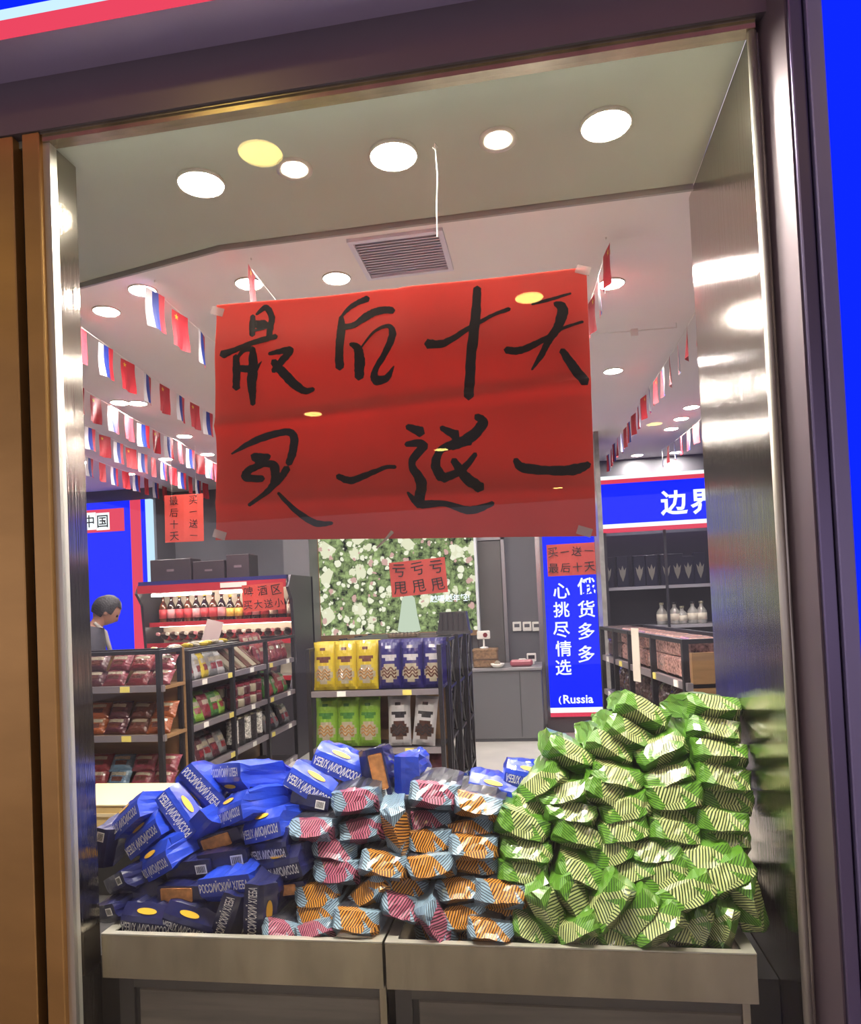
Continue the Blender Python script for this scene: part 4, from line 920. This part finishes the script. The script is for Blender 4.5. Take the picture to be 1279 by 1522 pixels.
# counter
c0, c1 = at(697, 1102, 5.6), at(809, 1102, 5.6)
ct = empty('counter', ((c0.x+c1.x)/2, 5.6, 0)); tag(ct, 'grey shop counter at the rear behind the racks', 'counter')
cw = (c1.x-c0.x)/2; cz = at(760, 994, 5.6).z
MB().bbox(-cw, cw, .02, .6, 0.03, cz-.02, .004).build('front_panel', mat('grey counter laminate', '6c6c70', .4), ct); MB().bbox(-cw-.01, cw+.01, -.01, .62, cz-.02, cz+.01, .004).build('worktop', mat('counter top', '8a888c', .3), ct)
MB().box(-cw+.0, cw-.0, .03, .06, 0, .05).build('plinth', wall_dark, ct)
MB().box(-cw, -cw+.004, .016, .02, .05, cz-.03).build('seam', dark_gap, ct); MB().box(cw*.42, cw*.43, .016, .02, .05, cz-.03).build('seam', dark_gap, ct)
p = at(722, 990, 5.75); bx = empty('woven_box', (p.x, 5.78, cz+.012)); tag(bx, 'brown woven box on the counter', 'box')
MB().bbox(-.13, .13, -.09, .09, 0, .19, .01).build('body', mat('brown weave', '8a6a4a', .6, var=.4, vscale=50), bx); MB().bbox(-.135, .135, -.095, .095, .17, .20, .006).build('lid', mat('brown weave', '8a6a4a', .6), bx); MB().box(-.134, .134, -.094, -.09, .08, .095).build('band', mat('brown band', '5a4430', .6), bx)
pc = empty('payment_speaker', (at(719, 960, 5.78).x, 5.78, cz+.212)); tag(pc, 'small white device on a round stand on the woven box', 'device')
MB().lathe([(.05, 0), (.045, .012), (.01, .02), (.008, .12)], 12).build('stand', white_plastic, pc, True); MB().bbox(-.07, .07, -.02, .02, .10, .19, .008).build('body', white_plastic, pc, M=RZ(10)); MB().lathe([(.025, 0), (.025, .006)], 12, T(.02, -.022, .145) @ RX(90)).build('lens', pk_red, pc)
p = at(776, 988, 5.7); pt = empty('pink_cloth_box', (p.x, 5.75, cz+.012)); tag(pt, 'pink tissue packet on the counter', 'tissue packet')
MB().bbox(-.13, .11, -.06, .06, 0, .07, .02).build('body', pm('pink tissue wrap', 'd0707c'), pt); MB().bbox(-.04, .04, -.02, .02, .065, .08, .008).build('tissue', white_plastic, pt)
p = at(737, 990, 5.7); dd = empty('glass_dish', (p.x+.02, 5.64, cz+.012)); tag(dd, 'small pale dish on the counter beside the woven box', 'dish')
MB().lathe([(.04, 0), (.07, .03), (.075, .045), (.068, .045), (.04, .015)], 14).build('bowl', white_plastic, dd, True); MB().lathe([(.03, .02), (.03, .06), (.01, .075)], 10).build('contents', pk_cream, dd, True)
p = at(789, 974, 5.8); ps = empty('price_display', (p.x, 5.92, cz+.012)); tag(ps, 'small white price display on the counter', 'display')
MB().bbox(-.05, .05, -.02, .02, 0.03, .12, .006).build('body', white_plastic, ps); MB().box(-.035, .035, -.023, -.02, .06, .10).build('screen', pk_black, ps); MB().bbox(-.03, .03, -.03, .03, 0, .03, .004).build('foot', white_plastic, ps)

# ---- vertical blue sign
pa, pb = at(812, 1066, 6.0), at(886, 800, 6.0)
struct('trim_20', MB().box(at(806, 900, 6.08).x, .56, 6.08, 6.5, 0, 3.05), wall_m, 'grey wall pier behind the vertical blue sign', 'wall pier')
vs_ = empty('vertical_sign', ((pa.x+pb.x)/2+.01, 6.0, pa.z)); tag(vs_, 'tall lit blue sign with white writing at the rear', 'sign')
W = .56; H = 2.62-pa.z
MB().box(-W/2, W/2, 0, .08, .10, H-.12).build('lit_face', blue_lit, vs_); MB().box(-W/2, W/2, 0, .08, .045, .10).build('white_stripe', white_lit, vs_); MB().box(-W/2, W/2, 0, .08, 0, .045).build('red_stripe', red_lit, vs_)
MB().box(-W/2, W/2, 0, .08, H-.12, H-.06).build('white_stripe', white_lit, vs_); MB().box(-W/2, W/2, 0, .08, H-.06, H).build('red_stripe', red_lit, vs_)
o0 = Vector(vs_.location)
def on_sign(ch, x, y, ht, Y=6.0, par=vs_, b=.028, wd=None):
    p = at(x, y, Y-.005); link('lettering', text_mesh(ch, white_lit, wd, ht, b), par, T(*(p-Vector(par.location))))
for ch, y in zip('俄货多多', (871, 905, 938, 972)): on_sign(ch, 871, y, .185, b=.013)
for ch, y in zip('心挑尽情选', (878, 906, 936, 964, 992)): on_sign(ch, 834 if y < 950 else 837, y, .17, b=.013)
on_sign('Russia', 859, 1039, None, b=.02, wd=.32); on_sign('(', 832, 1041, .09)
# ---- right wall cabinet with lit blue header
YH = 5.0
hx0 = at(894, 750, YH).x; z0, z1 = at(960, 788, YH).z, at(960, 704, YH).z
hd = empty('header_sign', (hx0, YH, z0)); tag(hd, 'lit blue header sign with white writing over the bottle cabinet', 'sign')
HW, HH = 1.9, z1-z0
MB().box(0, HW, 0, .10, .075, HH-.075).build('lit_face', blue_lit, hd); MB().box(0, HW, 0, .10, .035, .075).build('white_stripe', white_lit, hd); MB().box(0, HW, 0, .10, 0, .035).build('red_stripe', red_lit, hd)
MB().box(0, HW, 0, .10, HH-.035, HH).build('white_stripe', white_lit, hd); MB().box(0, HW, 0, .10, HH-.075, HH-.035).build('red_stripe', red_lit, hd)
on_sign('边', 1001, 747, .235, YH, hd, .026); on_sign('界', 1046, 745, .235, YH, hd, .026)
struct('trim_19', MB().box(hx0-.046, hx0-.004, 4.95, 5.5, 0, 3.05), mat('stone column', '8d8a88', .35, var=.3, vscale=12), 'grey stone column between the vertical sign and the cabinet', 'column')
cb = empty('bottle_cabinet', (hx0, 5.05, 0)); tag(cb, 'dark display cabinet with bottles under the blue header', 'cabinet')
cdk = mat('dark cabinet', '2b2a33', .3)
zs = [at(960, 871, 5.08).z, at(960, 930, 5.08).z, .55]
MB().box(0, HW, .40, .44, 0, z0).build('back_panel', cdk, cb); MB().box(0, .03, .0, .40, 0, z0).build('side_panel', cdk, cb); MB().box(HW-.03, HW, .0, .40, 0, z0).build('side_panel', cdk, cb)
for z in zs: MB().box(.03, HW-.03, .02, .40, z-.03, z).build('shelf', mat('cabinet shelf edge', '8f8d96', .3), cb)
MB().box(at(993, 900, 5.05).x-hx0-.012, at(993, 900, 5.05).x-hx0+.012, .0, .02, 0, z0).build('upright', cdk, cb)
MB().box(.03, HW-.03, .004, .008, zs[0], z0).build('glass_door', cab_glass, cb); 
gold = mat('pale gold print', 'b8b49c', .3, .6)
for i, x in enumerate((903, 925, 950, 968, 990, 1006, 1022, 1040)):
    p = at(x, 868, 5.25); o = empty('gift_box', (p.x, 5.25, zs[0]+.001)); tag(o, 'dark gift carton with pale emblem, '+ORD[i]+' from left in the cabinet', 'carton', 'gift cartons in the cabinet')
    h = .30 if i != 6 else .27
    MB().bbox(-.055, .055, -.05, .05, 0, h, .004).build('body', mat('dark navy card', '1b1c30', .35), o)
    e = MB(); e.poly_slab([(0, .05), (.025, .12), (.035, .19), (.015, .16), (0, .21), (-.015, .16), (-.035, .19), (-.025, .12)], -.0525, -.05); e.build('emblem', gold, o)
for i, x in enumerate((984, 1003, 1014, 1030, 1043)):
    p = at(x, 928, 5.2)
    bottle(T(p.x, 5.2, zs[1]+.001), mat('pale clear bottle', '9c9a96', .1, coat=.5), lab_w, pk_black if i % 2 else gold, .21 if i != 2 else .17, .050, 'clear spirit bottle with pale label, '+ORD[i]+' from left under the gift cartons', 'bottles in the cabinet')
# ---- right rack run
fr = Frame(.40, 3.5, -82.2); RL = [.30, .55, .80, 1.05]
rack(fr, 1.90, .34, RL, 1.265, 'black rack run with clear snack packs, right of the aisle', (.0, .40, .80, 1.30, 1.84))
snack = mat('clear pack of nuts', 'b48a80', .25, coat=.4, var=.7, vscale=60); snack2 = mat('clear pack of dark nuts', '5c4a48', .25, coat=.4, var=.7, vscale=50)
for lv in (1, 2, 3):
    for lay in range(2 if lv == 3 else 1):
        for i in range(9):
            c = snack if lv == 3 and i > 1 else snack2
            me = good('p', ('nut', c.name, i % 3, lv == 3), lambda: pillow(.19, .13 if lv == 3 else .2, .10, [c, c], None, i) if lv < 3 else MB().bbox(-.095, .095, -.07, .07, 0, .105, .012).mesh('nut_tub', c))
            put(me, fr.M @ T(.12+i*.20, .12, RL[lv]+.003+lay*.11) @ RZ(rg.uniform(-6, 6)) @ (RX(-15) if lv < 3 else RX(0)), ('pinkish nut tub' if c is snack else 'dark snack pack')+', '+ORD[i]+' from far end, '+('upper layer, ' if lay else '')+['', 'low', 'middle', 'top'][lv]+' shelf, right rack', 'snack pack', 'snack packs on the right rack', 'snack_pack')
p = fr.M @ Vector((1.02, -.01, 1.13)); nt_ = MB().box(-.045, .045, -.002, .002, -.16, .16).build('hanging_notice', mat('cream notice', 'cfc6b8', .6), M=T(*p) @ RZ(-70)); tag(nt_, 'cream vertical notice clipped on the right rack', 'notice')
ep = MB().box(.0, .03, .03, .31, .5, 1.2).build('end_panel', wood, M=fr.M @ T(1.856, 0, 0)); tag(ep, 'tan end board of the right rack', 'board')

# ---- left blue lit wall sign
YS = 6.0
struct('trim_21', MB().box(-6.1, -4.60, 6.06, 6.5, 0, 3.05), wall_m, 'grey wall pier behind the far left blue sign', 'wall pier')
ls = empty('wall_sign', (-5.3, YS, .3)); tag(ls, 'tall lit blue wall sign with red and white side stripes, far left', 'sign')
def lsb(nm, mt, x0, x1, z0, z1, y0=YS, y1=YS+.06): MB().box(x0+5.3, x1+5.3, y0-YS, y1-YS, z0-.3, z1-.3).build(nm, mt, ls)
lsb('lit_face', blue_lit, -6.05, -4.90, .3, 2.9); lsb('red_stripe', red_lit, -4.90, -4.76, .3, 2.9); lsb('lit_face', blue_lit, -4.76, -4.70, .3, 2.9); lsb('white_stripe', emat('pale lit stripe', 'bfe0f5', .95), -4.70, -4.63, .3, 2.9)
q0, q1 = at(120, 793, YS), at(184, 755, YS)
lsb('red_plate', red_lit, q0.x, q1.x, q0.z, q1.z, YS-.012, YS)
for ch, x in (('中', 133), ('国', 153)):
    p = at(x, 775, YS-.014); lsb('white_tile', white_lit, p.x-.085, p.x+.085, p.z-.105, p.z+.105, YS-.02, YS-.012)
    link('lettering', text_mesh(ch, ink, None, .15, .01), ls, T(p.x+5.3, -.024, p.z-.3))

# ---- person behind the left racks, head bowed, dark jacket
def skin(name, pts, edges, rad, mt, parent=None, sub=2, root=0):
    me = bpy.data.meshes.new(name); me.from_pydata(pts, edges, []); o = bpy.data.objects.new(name, me); COL.objects.link(o)
    md = o.modifiers.new('skin', 'SKIN'); md.use_smooth_shade = True
    for i, v in enumerate(me.skin_vertices[0].data): v.radius = rad[i] if isinstance(rad[i], tuple) else (rad[i], rad[i]); v.use_root = (i == root)
    s = o.modifiers.new('sub', 'SUBSURF'); s.levels = sub; s.render_levels = sub
    bpy.context.view_layer.update()
    m2 = bpy.data.meshes.new_from_object(o.evaluated_get(bpy.context.evaluated_depsgraph_get())); m2.materials.clear(); m2.materials.append(mt); m2.polygons.foreach_set('use_smooth', [True]*len(m2.polygons))
    bpy.data.objects.remove(o); return link(name, m2, parent)
skin_m = mat('skin', 'a87a66', .5); jacket = mat('dark jacket', '2c2a36', .7, bump=.2, bscale=30); trous = mat('dark trousers', '25242c', .7); hair = mat('black hair', '17141a', .5, bump=.3, bscale=80); grey_l = mat('grey lapel', '9a948e', .7)
pe = empty('person', (-3.55, 3.15, 0), math.radians(36)); tag(pe, 'person in a dark jacket with grey lapel looking down behind the left rack', 'person')
bod = skin('body', [(0, 0, .88), (0, 0, 1.05), (.01, 0, 1.22), (.03, 0, 1.34), (.06, 0, 1.42), (.10, 0, 1.475), (.13, 0, 1.54), (.14, 0, 1.60),
   (0, .09, .84), (.01, .10, .46), (-.01, .10, .07), (.12, .11, .04), (0, -.09, .84), (.01, -.10, .46), (-.01, -.10, .07), (.12, -.11, .04),
   (.02, .19, 1.33), (.03, .24, 1.06), (.22, .16, .98), (.30, .13, .98), (.02, -.19, 1.33), (.03, -.24, 1.06), (.22, -.16, .98), (.30, -.13, .98)],
   [(0, 1), (1, 2), (2, 3), (3, 4), (4, 5), (5, 6), (6, 7), (0, 8), (8, 9), (9, 10), (10, 11), (0, 12), (12, 13), (13, 14), (14, 15), (3, 16), (16, 17), (17, 18), (18, 19), (3, 20), (20, 21), (21, 22), (22, 23)],
   [.12, .115, .125, .105, .055, .052, .08, .065, .085, .062, .042, .035, .085, .062, .042, .035, .055, .045, .034, .026, .055, .045, .034, .026], skin_m, pe)
skin('jacket', [(0, 0, .80), (0, 0, 1.05), (.01, 0, 1.22), (.02, 0, 1.34), (.045, 0, 1.43), (.02, .19, 1.335), (.03, .245, 1.06), (.20, .17, .985), (.02, -.19, 1.335), (.03, -.245, 1.06), (.20, -.17, .985)],
     [(0, 1), (1, 2), (2, 3), (3, 4), (3, 5), (5, 6), (6, 7), (3, 8), (8, 9), (9, 10)], [.15, .15, .165, .16, .082, .105, .07, .05, .105, .07, .05], jacket, pe)
skin('trousers', [(0, 0, .90), (0, .09, .84), (.01, .10, .46), (-.01, .10, .10), (0, -.09, .84), (.01, -.10, .46), (-.01, -.10, .10)], [(0, 1), (1, 2), (2, 3), (0, 4), (4, 5), (5, 6)], [.14, .098, .075, .058, .098, .075, .058], trous, pe)
# head: shaped sphere with face features, bowed towards +X
def head():
    bm = bmesh.new(); bmesh.ops.create_uvsphere(bm, u_segments=28, v_segments=20, radius=1)
    for v in bm.verts:
        x, y, z = v.co; jaw = max(0, -z)
        v.co = Vector((x*.098*(1-.18*jaw) + .012*jaw*(x > 0), y*.075*(1-.30*jaw), z*.118))
        if x > .75 and abs(y) < .22: v.co.x += .018*max(0, 1-abs(z+.15)/.30)*(1-abs(y)/.22)        # nose
        if x > .6 and .18 < abs(y) < .55 and -.02 < z < .25: v.co.x -= .009                            # eye sockets
        if x > .7 and abs(y) < .35 and abs(z+.50) < .08: v.co.x += .005                                # lips
    me = bpy.data.meshes.new('head'); bm.to_mesh(me); bm.free(); me.materials.append(skin_m); me.polygons.foreach_set('use_smooth', [True]*len(me.polygons)); return me
HM = T(.15, 0, 1.545) @ RY(38)
hd_ = link('head', head(), pe, HM)
for s in (-1, 1):
    MB().lathe([(.006, -.012), (.022, -.006), (.024, .004), (.012, .010)], 12, T(-.005, s*.074, -.01) @ RX(90) @ Matrix.Scale(1.25, 4, (0, 1, 0))).build('ear', skin_m, hd_, True)
    MB().lathe([(.002, -.011), (.009, -.006), (.011, 0), (.009, .006), (.002, .011)], 10, T(.084, s*.030, .012)).build('eye', ink, hd_, True)
bm = bmesh.new(); bmesh.ops.create_uvsphere(bm, u_segments=26, v_segments=18, radius=1)
rr = random.Random(4)
for v in bm.verts:
    x, y, z = v.co; v.co = Vector((x*.108-.008, y*.086, z*.120+.012)) * (1+rr.uniform(-.02, .03))
bmesh.ops.delete(bm, geom=[v for v in bm.verts if (v.co.x > .05 and v.co.z < .058) or v.co.z < -.075 or (v.co.x > .01 and v.co.z < -.01)], context='VERTS')
me = bpy.data.meshes.new('hair'); bm.to_mesh(me); bm.free(); me.materials.append(hair); me.polygons.foreach_set('use_smooth', [True]*len(me.polygons)); link('hair', me, hd_)
mb = MB()
for s in (-1, 1): mb.tube([(.06, s*.05, 1.46), (.13, s*.07, 1.38), (.165, s*.05, 1.24), (.16, s*.03, 1.08)], [.012, .022, .018, .012], 6)
mb.build('lapel', grey_l, pe, True)
def hand(s):
    W_ = Vector((.30, s*.13, .98)); pts = [W_, W_+Vector((.05, 0, -.005)), W_+Vector((.085, 0, -.01))]; ed = [(0, 1), (1, 2)]; rad = [.022, (.034, .016), (.036, .014)]
    for k, l in enumerate((.06, .072, .068, .05)):
        b = len(pts); yy = (k-1.5)*.019; pts += [W_+Vector((.10, yy, -.012)), W_+Vector((.10+l*.5, yy, -.022)), W_+Vector((.10+l*.85, yy, -.045))]; ed += [(2, b), (b, b+1), (b+1, b+2)]; rad += [.010, .009, .007]
    b = len(pts); pts += [W_+Vector((.045, -s*.034, -.008)), W_+Vector((.085, -s*.05, -.02))]; ed += [(1, b), (b, b+1)]; rad += [.012, .009]
    skin('hand', [tuple(p) for p in pts], ed, rad, skin_m, pe, 1)
hand(1); hand(-1)
